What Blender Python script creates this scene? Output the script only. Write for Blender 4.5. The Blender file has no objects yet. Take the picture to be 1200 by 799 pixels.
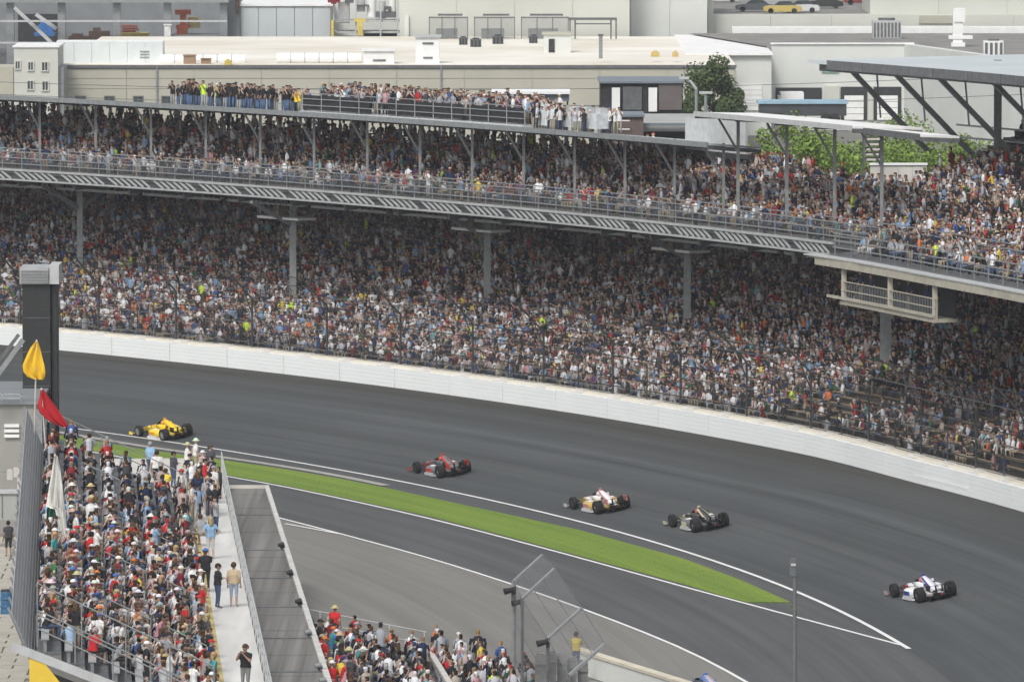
import bpy, bmesh, math, random
import numpy as np
from mathutils import Vector, Matrix
random.seed(11)
RNG = np.random.default_rng(11)
S = bpy.context.scene
COL = S.collection
R_ = math.radians

# ------------------------------------------------------------------ camera, sky, sun, exposure
CAM_H = 38.7
PITCH = 0.0769982
F_PX = 8600.0
cam_d = bpy.data.cameras.new('camera')
cam_d.lens = F_PX / 1200 * 36
cam_d.sensor_width = 36
cam_d.clip_start = 1
cam_d.clip_end = 6000
cam = bpy.data.objects.new('camera', cam_d)
COL.objects.link(cam)
cam.location = (0, 0, CAM_H)
cam.rotation_euler = (math.pi / 2 - PITCH, 0, 0)
S.camera = cam

SUN_EL, SUN_ROT = R_(50), R_(203)
world = bpy.data.worlds.new("World")
S.world = world
world.use_nodes = True
wn = world.node_tree
bg = wn.nodes['Background']
sky = wn.nodes.new('ShaderNodeTexSky')
sky.sky_type = 'NISHITA'
sky.sun_disc = False
sky.sun_elevation = SUN_EL
sky.sun_rotation = SUN_ROT
sky.air_density = 1.0
sky.dust_density = 4.0
sky.ozone_density = 1.0
hs = wn.nodes.new('ShaderNodeHueSaturation')       # overcast: the sky is a pale grey
hs.inputs['Saturation'].default_value = 0.32
wn.links.new(sky.outputs[0], hs.inputs['Color'])
wn.links.new(hs.outputs[0], bg.inputs['Color'])
bg.inputs['Strength'].default_value = 0.14
sun_d = bpy.data.lights.new('sun', 'SUN')
sun_d.energy = 1.5
sun_d.angle = R_(14)
sun_d.color = (1.0, 0.965, 0.92)
sun = bpy.data.objects.new('sun', sun_d)
COL.objects.link(sun)
sun.location = (0, 0, 120)
sd = Vector((math.sin(SUN_ROT) * math.cos(SUN_EL), math.cos(SUN_ROT) * math.cos(SUN_EL), math.sin(SUN_EL)))
sun.rotation_euler = sd.to_track_quat('Z', 'Y').to_euler()
S.view_settings.view_transform = 'Standard'
S.view_settings.look = 'None'
S.view_settings.gamma = 1
S.view_settings.use_curve_mapping = False
S.view_settings.exposure = 0.22

# ------------------------------------------------------------------ geometry helpers
CX, CY, RAD = -220.4435, 293.3377, 240.027          # centre and radius of the turn's inner white line
BANK = math.tan(R_(9.2))
CC = Vector((CX, CY, 0))
WL = {}                                               # world location of every parent

def ease_in(th):
    """the banked turn is a little narrower where it begins, at the right"""
    t_ = min(1, max(0, (22.8 - th) / 4.6)); return .85 * t_ * t_ * (3 - 2 * t_)

def pol(q, th, z):
    a = math.radians(th); q = q - ease_in(th) * min(1, max(0, q) / 15)
    return Vector((CX + (RAD + q) * math.cos(a), CY + (RAD + q) * math.sin(a), z))

def pray(px, py):
    x = (px - 600) / F_PX; y = -(py - 399.5) / F_PX
    c, s = math.cos(PITCH), math.sin(PITCH)
    return Vector((x, c + y * s, -s + y * c))

def at_z(px, py, z):
    r = pray(px, py); t = (z - CAM_H) / r.z
    return Vector((0, 0, CAM_H)) + r * t

def at_y(px, py, D):
    r = pray(px, py); t = D / r.y
    return Vector((0, 0, CAM_H)) + r * t

def thq(p):
    dx, dy = p[0] - CX, p[1] - CY
    return math.hypot(dx, dy) - RAD, math.degrees(math.atan2(dy, dx))

class MB:
    def __init__(self):
        self.v = []; self.f = []; self.m = []; self.uv = None
    def add(self, vs, fs, m=0):
        o = len(self.v)
        self.v.extend([tuple(p) for p in vs])
        for f in fs:
            self.f.append(tuple(i + o for i in f)); self.m.append(m)
        return self
    def quad(self, a, b, c, d, m=0):
        return self.add([a, b, c, d], [(0, 1, 2, 3)], m)
    def poly(self, pts, m=0):
        return self.add(pts, [tuple(range(len(pts)))], m)
    def box(self, c, s, m=0, rz=0.0, rx=0.0, ry=0.0):
        M = Matrix.Rotation(rz, 3, 'Z') @ Matrix.Rotation(rx, 3, 'X') @ Matrix.Rotation(ry, 3, 'Y')
        vs = []
        for dz in (-.5, .5):
            for dx, dy in ((-.5, -.5), (.5, -.5), (.5, .5), (-.5, .5)):
                vs.append(Vector(c) + M @ Vector((dx * s[0], dy * s[1], dz * s[2])))
        return self.add(vs, [(3, 2, 1, 0), (4, 5, 6, 7), (0, 1, 5, 4), (1, 2, 6, 5), (2, 3, 7, 6), (3, 0, 4, 7)], m)
    def beam(self, p, q, w, h, m=0):
        p, q = Vector(p), Vector(q)
        d = (q - p).normalized()
        up = Vector((0, 0, 1)) if abs(d.z) < .99 else Vector((0, 1, 0))
        sx = d.cross(up).normalized(); sz = sx.cross(d)
        vs = []
        for e in (p, q):
            for a, b in ((-.5, -.5), (.5, -.5), (.5, .5), (-.5, .5)):
                vs.append(e + sx * (a * w) + sz * (b * h))
        return self.add(vs, [(0, 1, 2, 3), (7, 6, 5, 4), (0, 4, 5, 1), (1, 5, 6, 2), (2, 6, 7, 3), (3, 7, 4, 0)], m)
    def tube(self, p, q, r0, r1=None, n=8, m=0):
        r1 = r0 if r1 is None else r1
        p, q = Vector(p), Vector(q)
        d = (q - p).normalized()
        up = Vector((0, 0, 1)) if abs(d.z) < .95 else Vector((0, 1, 0))
        sx = d.cross(up).normalized(); sz = sx.cross(d)
        vs = []
        for e, r in ((p, r0), (q, r1)):
            for i in range(n):
                a = 2 * math.pi * i / n
                vs.append(e + sx * (r * math.cos(a)) + sz * (r * math.sin(a)))
        fs = [(i, (i + 1) % n, n + (i + 1) % n, n + i) for i in range(n)]
        fs += [tuple(range(n))[::-1], tuple(range(n, 2 * n))]
        return self.add(vs, fs, m)
    def loft(self, rings, m=0, caps=True, mfun=None):
        n = len(rings[0]); o = len(self.v)
        for r in rings:
            self.v.extend([tuple(p) for p in r])
        for k in range(len(rings) - 1):
            for i in range(n):
                j = (i + 1) % n
                self.f.append((o + k * n + i, o + k * n + j, o + (k + 1) * n + j, o + (k + 1) * n + i))
                self.m.append(mfun(k, i) if mfun else m)
        if caps:
            self.f.append(tuple(o + i for i in range(n))[::-1]); self.m.append(mfun(0, 0) if mfun else m)
            b = o + (len(rings) - 1) * n
            self.f.append(tuple(b + i for i in range(n))); self.m.append(mfun(len(rings) - 2, 0) if mfun else m)
        return self
    def arc(self, prof, th0, th1, step=1.5, m=0, local=False, caps=True):
        """sweep a closed (q, z) profile round the turn; local: about the turn's centre"""
        n = max(1, int(math.ceil(abs(th1 - th0) / step)))
        rings = []
        for k in range(n + 1):
            th = th0 + (th1 - th0) * k / n
            if local:
                a = math.radians(th)
                rings.append([Vector(((RAD + q) * math.cos(a), (RAD + q) * math.sin(a), z)) for q, z in prof])
            else:
                rings.append([pol(q, th, z) for q, z in prof])
        return self.loft(rings, m, caps)
    def build(self, name, mats, parent=None, smooth=False, local=False, normals=True):
        me = bpy.data.meshes.new(name)
        off = Vector((0, 0, 0))
        if parent is not None and not local:
            off = WL[parent.name]
        me.from_pydata([(x - off.x, y - off.y, z - off.z) for x, y, z in self.v], [], self.f)
        if not isinstance(mats, (list, tuple)):
            mats = [mats]
        for m in mats:
            me.materials.append(m)
        me.polygons.foreach_set('material_index', self.m)
        if normals:
            bm = bmesh.new(); bm.from_mesh(me)
            bmesh.ops.recalc_face_normals(bm, faces=bm.faces)
            bm.to_mesh(me); bm.free()
        if smooth:
            me.polygons.foreach_set('use_smooth', [True] * len(me.polygons))
        o = bpy.data.objects.new(name, me)
        COL.objects.link(o)
        if parent is not None:
            o.parent = parent
            WL[o.name] = WL[parent.name].copy()
        else:
            WL[o.name] = Vector((0, 0, 0))
        return o

def tag(o, label=None, cat=None, group=None, kind=None):
    if label: o['label'] = label
    if cat: o['category'] = cat
    if group: o['group'] = group
    if kind: o['kind'] = kind
    return o

def thing(name, label, cat, loc=(0, 0, 0), group=None, rz=0.0):
    o = bpy.data.objects.new(name, None)
    o.empty_display_size = 0.5
    COL.objects.link(o)
    o.location = loc
    o.rotation_euler = (0, 0, rz)
    WL[o.name] = Vector(loc)
    return tag(o, label, cat, group)

def dup(o, parent=None, loc=None, rot=None):
    c = o.copy(); COL.objects.link(c)
    if parent is not None: c.parent = parent
    if loc is not None: c.location = loc
    if rot is not None: c.rotation_euler = rot
    return c

def dup_tree(o, parent=None, loc=None, rot=None):
    c = dup(o, parent, loc, rot)
    for ch in list(o.children):
        dup_tree(ch, c)
    return c

# ------------------------------------------------------------------ materials
MATS = {}
def mat(name, col, rough=.7, var=.12, scale=3.0, metal=0.0, spec=.4, col2=None, detail=4, stretch=(1, 1, 1), bump=0.0):
    if name in MATS: return MATS[name]
    m = bpy.data.materials.new(name); m.use_nodes = True
    nt = m.node_tree; b = nt.nodes['Principled BSDF']
    tc = nt.nodes.new('ShaderNodeTexCoord'); mp = nt.nodes.new('ShaderNodeMapping')
    mp.inputs['Scale'].default_value = stretch
    nz = nt.nodes.new('ShaderNodeTexNoise'); nz.inputs['Scale'].default_value = scale; nz.inputs['Detail'].default_value = detail
    cr = nt.nodes.new('ShaderNodeValToRGB')
    c0 = [max(0, c * (1 - var)) for c in col]; c1 = [min(1, c * (1 + var)) for c in col]
    if col2: c0 = col2
    cr.color_ramp.elements[0].position = .32; cr.color_ramp.elements[1].position = .68
    cr.color_ramp.elements[0].color = (*c0, 1); cr.color_ramp.elements[1].color = (*c1, 1)
    L = nt.links.new
    L(tc.outputs['Object'], mp.inputs[0]); L(mp.outputs[0], nz.inputs['Vector'])
    L(nz.outputs['Fac'], cr.inputs[0]); L(cr.outputs[0], b.inputs['Base Color'])
    if bump:
        bp = nt.nodes.new('ShaderNodeBump'); bp.inputs['Strength'].default_value = bump
        L(nz.outputs['Fac'], bp.inputs['Height']); L(bp.outputs[0], b.inputs['Normal'])
    b.inputs['Roughness'].default_value = rough; b.inputs['Metallic'].default_value = metal
    b.inputs['Specular IOR Level'].default_value = spec
    MATS[name] = m
    return m

def objcol(name, attr, rough=.75, var=.18, scale=14):
    """cloth / skin / hair whose colour comes from the object's own property"""
    m = bpy.data.materials.new(name); m.use_nodes = True
    nt = m.node_tree; b = nt.nodes['Principled BSDF']; L = nt.links.new
    at = nt.nodes.new('ShaderNodeAttribute'); at.attribute_type = 'OBJECT'; at.attribute_name = attr
    tc = nt.nodes.new('ShaderNodeTexCoord')
    nz = nt.nodes.new('ShaderNodeTexNoise'); nz.inputs['Scale'].default_value = scale
    mr = nt.nodes.new('ShaderNodeMapRange'); mr.inputs[3].default_value = 1 - var; mr.inputs[4].default_value = 1 + var
    mx = nt.nodes.new('ShaderNodeVectorMath'); mx.operation = 'SCALE'
    L(tc.outputs['Object'], nz.inputs['Vector']); L(nz.outputs['Fac'], mr.inputs[0])
    L(at.outputs['Color'], mx.inputs[0]); L(mr.outputs[0], mx.inputs['Scale']); L(mx.outputs[0], b.inputs['Base Color'])
    b.inputs['Roughness'].default_value = rough; b.inputs['Specular IOR Level'].default_value = .25
    return m

def surf_mat(name, lo, hi, streak=1.0, ramp=None, rough=.75, patches=0.0, patch_col=(.12, .12, .115)):
    """paving with streaks that run along the direction of travel; UV = (metres across, metres along)"""
    m = bpy.data.materials.new(name); m.use_nodes = True
    nt = m.node_tree; b = nt.nodes['Principled BSDF']; L = nt.links.new
    uv = nt.nodes.new('ShaderNodeUVMap')
    def nz(sx, sy, sc, det, loc=0):
        mp = nt.nodes.new('ShaderNodeMapping'); mp.inputs['Scale'].default_value = (sx, sy, 1); mp.inputs['Location'].default_value = (loc, loc, 0)
        n = nt.nodes.new('ShaderNodeTexNoise'); n.inputs['Scale'].default_value = sc; n.inputs['Detail'].default_value = det
        L(uv.outputs[0], mp.inputs[0]); L(mp.outputs[0], n.inputs['Vector'])
        return n.outputs['Fac']
    a = nz(1.3 * streak, .012, 1, 6); c = nz(4.2 * streak, .03, 1, 5, 7.3); d = nz(.25, .06, 1, 4, 3.1); g = nz(9, 9, 1, 2)
    def mul(x, k):
        n = nt.nodes.new('ShaderNodeMath'); n.operation = 'MULTIPLY'; L(x, n.inputs[0]); n.inputs[1].default_value = k; return n.outputs[0]
    def add(x, y):
        n = nt.nodes.new('ShaderNodeMath'); n.operation = 'ADD'; L(x, n.inputs[0]); L(y, n.inputs[1]); return n.outputs[0]
    s = add(add(mul(a, .46), mul(c, .26)), add(mul(d, .22), mul(g, .06)))
    cr = nt.nodes.new('ShaderNodeValToRGB')
    cr.color_ramp.elements[0].position = .36; cr.color_ramp.elements[1].position = .64
    cr.color_ramp.elements[0].color = (*lo, 1); cr.color_ramp.elements[1].color = (*hi, 1)
    L(s, cr.inputs[0]); out = cr.outputs[0]
    if ramp:
        sp = nt.nodes.new('ShaderNodeSeparateXYZ'); L(uv.outputs[0], sp.inputs[0])
        wob = nt.nodes.new('ShaderNodeMath'); wob.operation = 'MULTIPLY_ADD'; L(d, wob.inputs[0]); wob.inputs[1].default_value = 1.6; L(sp.outputs[0], wob.inputs[2])
        dv = nt.nodes.new('ShaderNodeMath'); dv.operation = 'DIVIDE'; L(wob.outputs[0], dv.inputs[0]); dv.inputs[1].default_value = 17.0
        r2 = nt.nodes.new('ShaderNodeValToRGB')
        els = r2.color_ramp.elements
        els[0].position, els[0].color = ramp[0][0], (*ramp[0][1], 1)
        els[1].position, els[1].color = ramp[-1][0], (*ramp[-1][1], 1)
        for p, c_ in ramp[1:-1]:
            e = els.new(p); e.color = (*c_, 1)
        L(dv.outputs[0], r2.inputs[0])
        mx = nt.nodes.new('ShaderNodeMix'); mx.data_type = 'RGBA'; mx.blend_type = 'MULTIPLY'; mx.inputs[0].default_value = 1
        L(out, mx.inputs[6]); L(r2.outputs[0], mx.inputs[7]); out = mx.outputs[2]
    L(out, b.inputs['Base Color'])
    b.inputs['Roughness'].default_value = rough; b.inputs['Specular IOR Level'].default_value = .3
    return m

M_track = surf_mat('track_asphalt', (.044, .0485, .0505), (.082, .089, .0915), 1.0,
                   ramp=[(0, (.95, .95, .95)), (.10, (.92, .92, .92)), (.20, (1, 1, 1)), (.35, (1.10, 1.09, 1.08)), (.42, (.90, .90, .90)), (.50, (1.08, 1.08, 1.08)), (.57, (.96, .96, .96)), (.61, (1.12, 1.12, 1.12)),
                         (.68, (.92, .92, .92)), (.82, (.92, .90, .87)), (.89, (.66, .59, .51)), (.96, (.58, .51, .43)), (1, (.64, .57, .50))])
M_road = surf_mat('pit_road_asphalt', (.056, .059, .060), (.104, .107, .107), .8)
M_lane = surf_mat('old_lane_asphalt', (.152, .147, .135), (.222, .216, .198), 1.1)
M_ground = surf_mat('ground_paving', (.13, .13, .12), (.19, .185, .17), .5)
M_white = mat('white_road_paint', (.74, .74, .73), .7, .08, 6)
M_grass = surf_mat('grass_turf', (.106, .176, .025), (.190, .268, .038), .7, rough=.95)
M_kerb = mat('kerb_concrete', (.33, .32, .29), .85, .15, 2)
M_safer = mat('wall_white_paint', (.77, .80, .795), .5, .03, .25, stretch=(1, 1, .4))
M_cap = mat('wall_cap_white', (.82, .83, .83), .5, .05, 1)
M_conc = mat('beige_concrete', (.56, .53, .45), .85, .06, .4)
M_pale = mat('pale_concrete', (.52, .50, .46), .85, .10, .8)
M_black = mat('black_steel', (.022, .023, .024), .6, .2, 5)
M_steel = mat('galvanised_steel', (.25, .265, .27), .5, .14, 4, metal=.2)
M_steel_d = mat('dark_grey_steel', (.11, .115, .12), .6, .2, 3)
M_steel_l = mat('light_grey_paint', (.44, .455, .455), .5, .1, 3)
M_tier = mat('tier_concrete', (.125, .115, .10), .9, .2, 2)
M_bench = mat('wooden_bench', (.23, .175, .11), .8, .25, 5)
M_roof_w = mat('white_roof_sheet', (.78, .78, .77), .6, .07, .6)
M_roof_b = mat('blue_grey_roof_sheet', (.50, .545, .56), .45, .08, .5, stretch=(.4, .4, 1))
M_cream = mat('cream_steel_paint', (.40, .375, .31), .6, .12, 2)
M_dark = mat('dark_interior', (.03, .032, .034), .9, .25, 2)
M_beige = mat('beige_render', (.405, .395, .33), .85, .05, .25)
M_beige2 = mat('pale_render', (.52, .53, .48), .85, .04, .2)
M_whiteb = mat('white_cladding', (.60, .62, .59), .7, .05, .25)
M_glass = mat('dark_window_glass', (.045, .06, .065), .15, .2, 1, spec=.6)
M_grey = mat('grey_cladding', (.20, .215, .225), .7, .10, .5)
M_greyroof = mat('grey_gravel_roof', (.21, .205, .19), .95, .2, .35)
M_whiteroof = mat('white_membrane_roof', (.72, .70, .64), .8, .10, .08, col2=(.62, .57, .47))
M_trim = mat('white_trim', (.76, .77, .76), .6, .06, 1)
# ------------------------------------------------------------------ ground, track, grass, lines
def sheet(name, strips, m, z=None, kind='structure', label=None):
    """strips: list of rows of points (same length); UV follows the turn"""
    me = bpy.data.meshes.new(name)
    n = len(strips[0]); vs = [tuple(p) for r in strips for p in r]
    fs = [(k * n + i, k * n + i + 1, (k + 1) * n + i + 1, (k + 1) * n + i) for k in range(len(strips) - 1) for i in range(n - 1)]
    me.from_pydata(vs, [], fs)
    bm = bmesh.new(); bm.from_mesh(me); bmesh.ops.recalc_face_normals(bm, faces=bm.faces)
    if sum(f.normal.z for f in bm.faces) < 0: bmesh.ops.reverse_faces(bm, faces=bm.faces)
    bm.to_mesh(me); bm.free()
    uv = me.uv_layers.new(name='UVMap')
    for lp in me.loops:
        p = me.vertices[lp.vertex_index].co
        q, th = thq(p)
        uv.data[lp.index].uv = (q, math.radians(th) * RAD)
    me.materials.append(m)
    o = bpy.data.objects.new(name, me); COL.objects.link(o)
    return tag(o, label, kind=kind)

def interp(poly, y):
    for (x0, y0), (x1, y1) in zip(poly[:-1], poly[1:]):
        if (y0 - y) * (y1 - y) <= 0 and y0 != y1:
            return x0 + (x1 - x0) * (y - y0) / (y1 - y0)
    return poly[0][0] if abs(y - poly[0][1]) < abs(y - poly[-1][1]) else poly[-1][0]

xs = [-2500, -1000, -500, -250, -120, -60, -30, 0, 30, 60, 120, 250, 500, 1000, 2500]
ys = [-600, -200, 0, 100, 200, 250, 300, 350, 400, 450, 500, 600, 800, 1200, 2500]
sheet('ground', [[(x, y, -.06) for x in xs] for y in ys], M_ground)

rows = []
for k in range(-30, 131):
    th = k * .5
    rows.append([pol(q, th, q * BANK) for q in np.linspace(0, 15.3, 12)])
sheet('race_track', rows, M_track)

def gpt(px, py, z=0): p = at_z(px, py, z); return (p.x, p.y)
lineA = [gpt(*p) for p in ((-150, 508), (40, 544), (150, 566), (250, 588), (334, 608), (400, 625.5), (500, 652), (600, 684), (681, 712), (800, 757.5), (877, 799), (980, 862), (1110, 960), (1300, 1130))]
lineG = [gpt(*p) for p in ((-150, 490), (0, 512), (60, 521), (140, 535), (200, 546), (260, 557), (330, 569), (400, 584), (500, 606), (600, 632), (700, 659), (800, 687), (927, 721), (1054, 755))]
grassU = [gpt(*p) for p in ((-150, 481), (-40, 495), (40, 505.5), (90, 513), (170, 527), (254, 538), (330, 549), (400, 561), (450, 571), (560, 595), (680, 621), (800, 654), (870, 680), (915, 700), (927, 705))]
grassL = [gpt(*p) for p in ((-150, 489), (0, 510.5), (60, 520), (140, 534), (200, 544.5), (260, 555.5), (330, 568), (400, 582.5), (500, 604), (600, 630), (700, 657), (800, 684), (850, 699), (885, 708), (905, 708), (927, 705.5))]
def circ_x(y): return CX + math.sqrt(max(1, RAD ** 2 - (y - CY) ** 2))
# dark pit exit road: from line A to the inner white line
rows = []
for y in np.arange(150, 447, 4.0):
    a, c = interp(lineA, y), circ_x(y)
    rows.append([(a + (c - a) * t, y, -.004) for t in (0, .25, .5, .75, 1)])
sheet('pit_exit_road', rows, M_road)
# older, paler lane inside line A
rows = []
for y in np.arange(150, 420, 5.0):
    a = interp(lineA, y)
    rows.append([(a - d, y, -.02) for d in (34, 20, 12, 6, 2, -.3)])
sheet('inner_lane', rows, M_lane)

# grass island: turf rows, 3 cm of real height, blades on top
rows = []
for y in np.linspace(grassL[-1][1], 440, 60):
    a, c = interp(grassL, y), interp(grassU, y)
    rows.append([(a + (c - a) * t, y, .012) for t in (0, .2, .4, .6, .8, 1)])
sheet('grass_verge', rows, M_grass)
gb = MB()
for _ in range(9000):
    y = random.uniform(338, 440); a, c = interp(grassL, y) + .1, interp(grassU, y) - .1
    x = random.uniform(a, c); h = random.uniform(.015, .03); t = random.uniform(0, 6.28); w = .02
    gb.add([(x - w * math.cos(t), y - w * math.sin(t), .01), (x + w * math.cos(t), y + w * math.sin(t), .01), (x + random.uniform(-.04, .04), y + random.uniform(-.04, .04), .012 + h)], [(0, 1, 2)])
tag(gb.build('grass', mat('grass_blade', (.146, .222, .031), .95, .1, .5), normals=False), kind='stuff')

def strip_line(name, pts, w, z=.004, m=M_white, samples=3, h=0.0):
    P = [Vector((p[0], p[1])) for p in pts]
    D = []
    for i in range(len(P) - 1):
        for k in range(samples): D.append(P[i].lerp(P[i + 1], k / samples))
    D.append(P[-1])
    # smooth
    for _ in range(3):
        D = [D[0]] + [(D[i - 1] + D[i] * 2 + D[i + 1]) / 4 for i in range(1, len(D) - 1)] + [D[-1]]
    rows = []
    for i, p in enumerate(D):
        t = (D[min(i + 1, len(D) - 1)] - D[max(i - 1, 0)]).normalized(); n = Vector((-t.y, t.x)) * (w / 2)
        rows.append([(p.x - n.x, p.y - n.y, z), (p.x + n.x, p.y + n.y, z)])
    return sheet(name, rows, m)
TIP = thq(at_z(1073, 760, 0))[1]
strip_line('painted_line', [tuple(pol(0, t_, 0)[:2]) for t_ in np.linspace(TIP, 60, 60)], .24, .022, samples=1)
strip_line('painted_line', lineG[:-1] + [lineG[-1], gpt(1072, 759.5)], .20, .008)
strip_line('painted_line', lineA, .19, .008)
strip_line('painted_line', [gpt(334, 613.5), gpt(365, 619), gpt(398, 625.5)], .2, .012)
strip_line('kerb_strip', [gpt(-150, 477.5), gpt(-40, 491.5), gpt(40, 502), gpt(90, 510), gpt(170, 524), gpt(254, 535), gpt(330, 546), gpt(400, 558), gpt(452, 569)], .62, .03, M_kerb)

# ------------------------------------------------------------------ outer safety wall
QW = 15.35; ZW = 2.46
wall = thing('safety_wall', 'long white steel and foam safety barrier curving round the outside of the track', 'wall', pol(QW, 28, ZW))
def polar_set(o, th):
    a = math.radians(th + .4); e = ease_in(th + .4)
    o.location = Vector(o['base']) - Vector((math.cos(a), math.sin(a), 0)) * e; o.rotation_euler = (0, 0, math.radians(th))
def polar_child(mb, name, mats, parent, th, smooth=False):
    o = mb.build(name, mats, parent, local=True, smooth=smooth)
    o.location = CC - WL[parent.name]; o['base'] = list(o.location); polar_set(o, th)
    return o
def polar_dup(o, th):
    c = o.copy(); COL.objects.link(c); polar_set(c, th); return c
SEG = 1.36
pm = MB()
for k in range(5):                                     # five stacked steel tubes with recessed joints
    z0 = ZW + .02 + k * .222
    pm.arc([(QW, z0 + .006), (QW + .012, z0), (QW + .2, z0), (QW + .2, z0 + .216), (QW + .012, z0 + .216), (QW, z0 + .21)], 0.006, SEG - .006, .7, 0, local=True)
panel = polar_child(pm, 'wall_panel', [M_safer], wall, 0)
capm = MB().arc([(QW - .005, ZW + 1.125), (QW + .26, ZW + 1.13), (QW + .26, ZW + 1.17), (QW - .005, ZW + 1.165)], .004, SEG - .004, .7, 0, local=True)
cap = polar_child(capm, 'wall_cap', [M_cap], wall, 0)
ths = np.arange(2, 58, SEG)
for i, th in enumerate(ths):
    if i == 0: polar_set(panel, th); polar_set(cap, th)
    elif 16.0 < th < 23.5:                             # where the radius eases in, each panel has its own bend
        pq = MB()
        for k in range(5):
            z0 = ZW + .02 + k * .222
            pq.arc([(QW, z0 + .006), (QW + .012, z0), (QW + .2, z0), (QW + .2, z0 + .216), (QW + .012, z0 + .216), (QW, z0 + .21)], th + .006, th + SEG - .006, .35)
        pq.build('wall_panel', M_safer, wall)
        MB().arc([(QW - .005, ZW + 1.125), (QW + .26, ZW + 1.13), (QW + .26, ZW + 1.17), (QW - .005, ZW + 1.165)], th + .004, th + SEG - .004, .35).build('wall_cap', M_cap, wall)
    else: polar_dup(panel, th); polar_dup(cap, th)
MB().arc([(QW + .262, 2.2), (QW + .262, ZW + 1.12), (QW + .36, ZW + 1.30), (QW + 1.05, ZW + 1.36), (QW + 1.05, 2.2)], 0, 60, 1.0).build('concrete_backing', M_conc, wall)
sm = MB().arc([(QW + .27, ZW + 1.165), (QW + .37, ZW + 1.31), (QW + .75, ZW + 1.34), (QW + .75, ZW + 1.37), (QW + .35, ZW + 1.34), (QW + .25, ZW + 1.19)], .1, .42, .4, 0, local=True)
pad = polar_child(sm, 'wall_bracket', [M_pale], wall, 0)
for i, th in enumerate(np.arange(4, 56, .98)):
    if i == 0: polar_set(pad, th)
    else: polar_dup(pad, th)
skid = MB().arc([(QW - .012, ZW + .36), (QW - .002, ZW + .36), (QW - .002, ZW + .47), (QW - .012, ZW + .47)], 17.0, 18.7, .5)
skid.build('scuff_patch', M_cap, wall)

# ------------------------------------------------------------------ catch fence behind the wall
fence = thing('catch_fence', 'tall black catch fence with inward bent tops standing behind the white track wall', 'fence', pol(QW + .8, 28, ZW + 1.1))
M_fpost = mat('dull_black_post', (.055, .055, .056), .8, .2, 3)
def fence_post(full):
    b = MB(); q = QW + .75; z = ZW + 1.0
    b.beam((RAD + q, 0, z), (RAD + q, 0, z + (3.35 if full else 2.3)), .09 if full else .06, .10 if full else .06)
    if full:
        b.beam((RAD + q + .03, 0, z + 3.28), (RAD + q - 1.85, 0, z + 5.1), .08, .09)
        b.beam((RAD + q, 0, z + 2.4), (RAD + q - .62, 0, z + 3.84), .05, .06)
        b.box((RAD + q, 0, z + .15), (.34, .3, .12))
    return b
p0 = polar_child(fence_post(True), 'fence_post', [M_fpost], fence, 1)
p1 = polar_child(fence_post(False), 'short_post', [M_fpost], fence, 1.9)
for k in range(1, 32):
    polar_dup(p0, 1 + k * 1.8)
    polar_dup(p1, 1.9 + k * 1.8)
for k, (dq, dz) in enumerate(((0, .35), (0, .8), (0, 1.3), (0, 1.85), (0, 2.5), (0, 3.2), (-.62, 3.9), (-1.25, 4.5), (-1.85, 5.08))):
    r = .022
    c = MB().arc([(QW + .75 + dq - r, ZW + 1 + dz - r), (QW + .75 + dq + r, ZW + 1 + dz - r), (QW + .75 + dq + r, ZW + 1 + dz + r), (QW + .75 + dq - r, ZW + 1 + dz + r)], 1, 58, 1.0)
    c.build('fence_cable', M_black if k % 3 else M_steel_d, fence)
def net_mat(name, col, dens, sc):
    m = bpy.data.materials.new(name); m.use_nodes = True
    nt = m.node_tree; L = nt.links.new; b = nt.nodes['Principled BSDF']; b.inputs['Base Color'].default_value = (*col, 1); b.inputs['Roughness'].default_value = .6
    tr = nt.nodes.new('ShaderNodeBsdfTransparent'); mx = nt.nodes.new('ShaderNodeMixShader')
    uv = nt.nodes.new('ShaderNodeTexCoord'); nz = nt.nodes.new('ShaderNodeTexNoise'); nz.inputs['Scale'].default_value = sc
    mr = nt.nodes.new('ShaderNodeMapRange'); mr.inputs[3].default_value = dens * .7; mr.inputs[4].default_value = dens * 1.3
    L(uv.outputs['Object'], nz.inputs['Vector']); L(nz.outputs['Fac'], mr.inputs[0]); L(mr.outputs[0], mx.inputs[0])
    L(tr.outputs[0], mx.inputs[1]); L(b.outputs[0], mx.inputs[2]); L(mx.outputs[0], nt.nodes['Material Output'].inputs[0])
    return m
M_net = net_mat('chain_link_mesh', (.06, .06, .06), .16, .6)
nm = MB()
for a, c in (((QW + .75, ZW + 1.2), (QW + .75, ZW + 4.3)), ((QW + .75, ZW + 4.3), (QW - 1.05, ZW + 6.05))):
    n = 40
    for k in range(n):
        t0, t1 = 1 + 57 * k / n, 1 + 57 * (k + 1) / n
        nm.quad(pol(a[0], t0, a[1]), pol(a[0], t1, a[1]), pol(c[0], t1, c[1]), pol(c[0], t0, c[1]))
nm.build('wire_mesh', M_net, fence, normals=False)
# ------------------------------------------------------------------ big two-deck grandstand round the turn
GS = thing('grandstand', 'long two deck grandstand packed with spectators round the outside of the turn', 'grandstand', pol(18, 28, 0))
TH0, TH1 = 6, 54
LQ, LZ, LM, LD = 17.6, 3.35, .42, .66                 # lower tier: first row, slope, row depth
NLOW = 29
def low_z(k): return LZ + LM * LD * k
def tier(rows, q0, z0, m, d, th0, th1, base):
    """stepped concrete tier"""
    prof = [(q0 - .9, base), (q0 - .9, z0)]
    for k in range(rows):
        prof.append((q0 + k * d, z0 + m * d * k)); prof.append((q0 + (k + 1) * d, z0 + m * d * k))
    prof.append((q0 + rows * d, base))
    return MB().arc(prof, th0, th1, 1.5)
t = MB()
for k in range(NLOW):
    z = low_z(k); q = LQ + k * LD
    t.arc([(q - .02, 2.0), (q - .02, z), (q + LD - .02, z), (q + LD - .02, 2.0)], TH0, TH1, 2.0)
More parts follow.
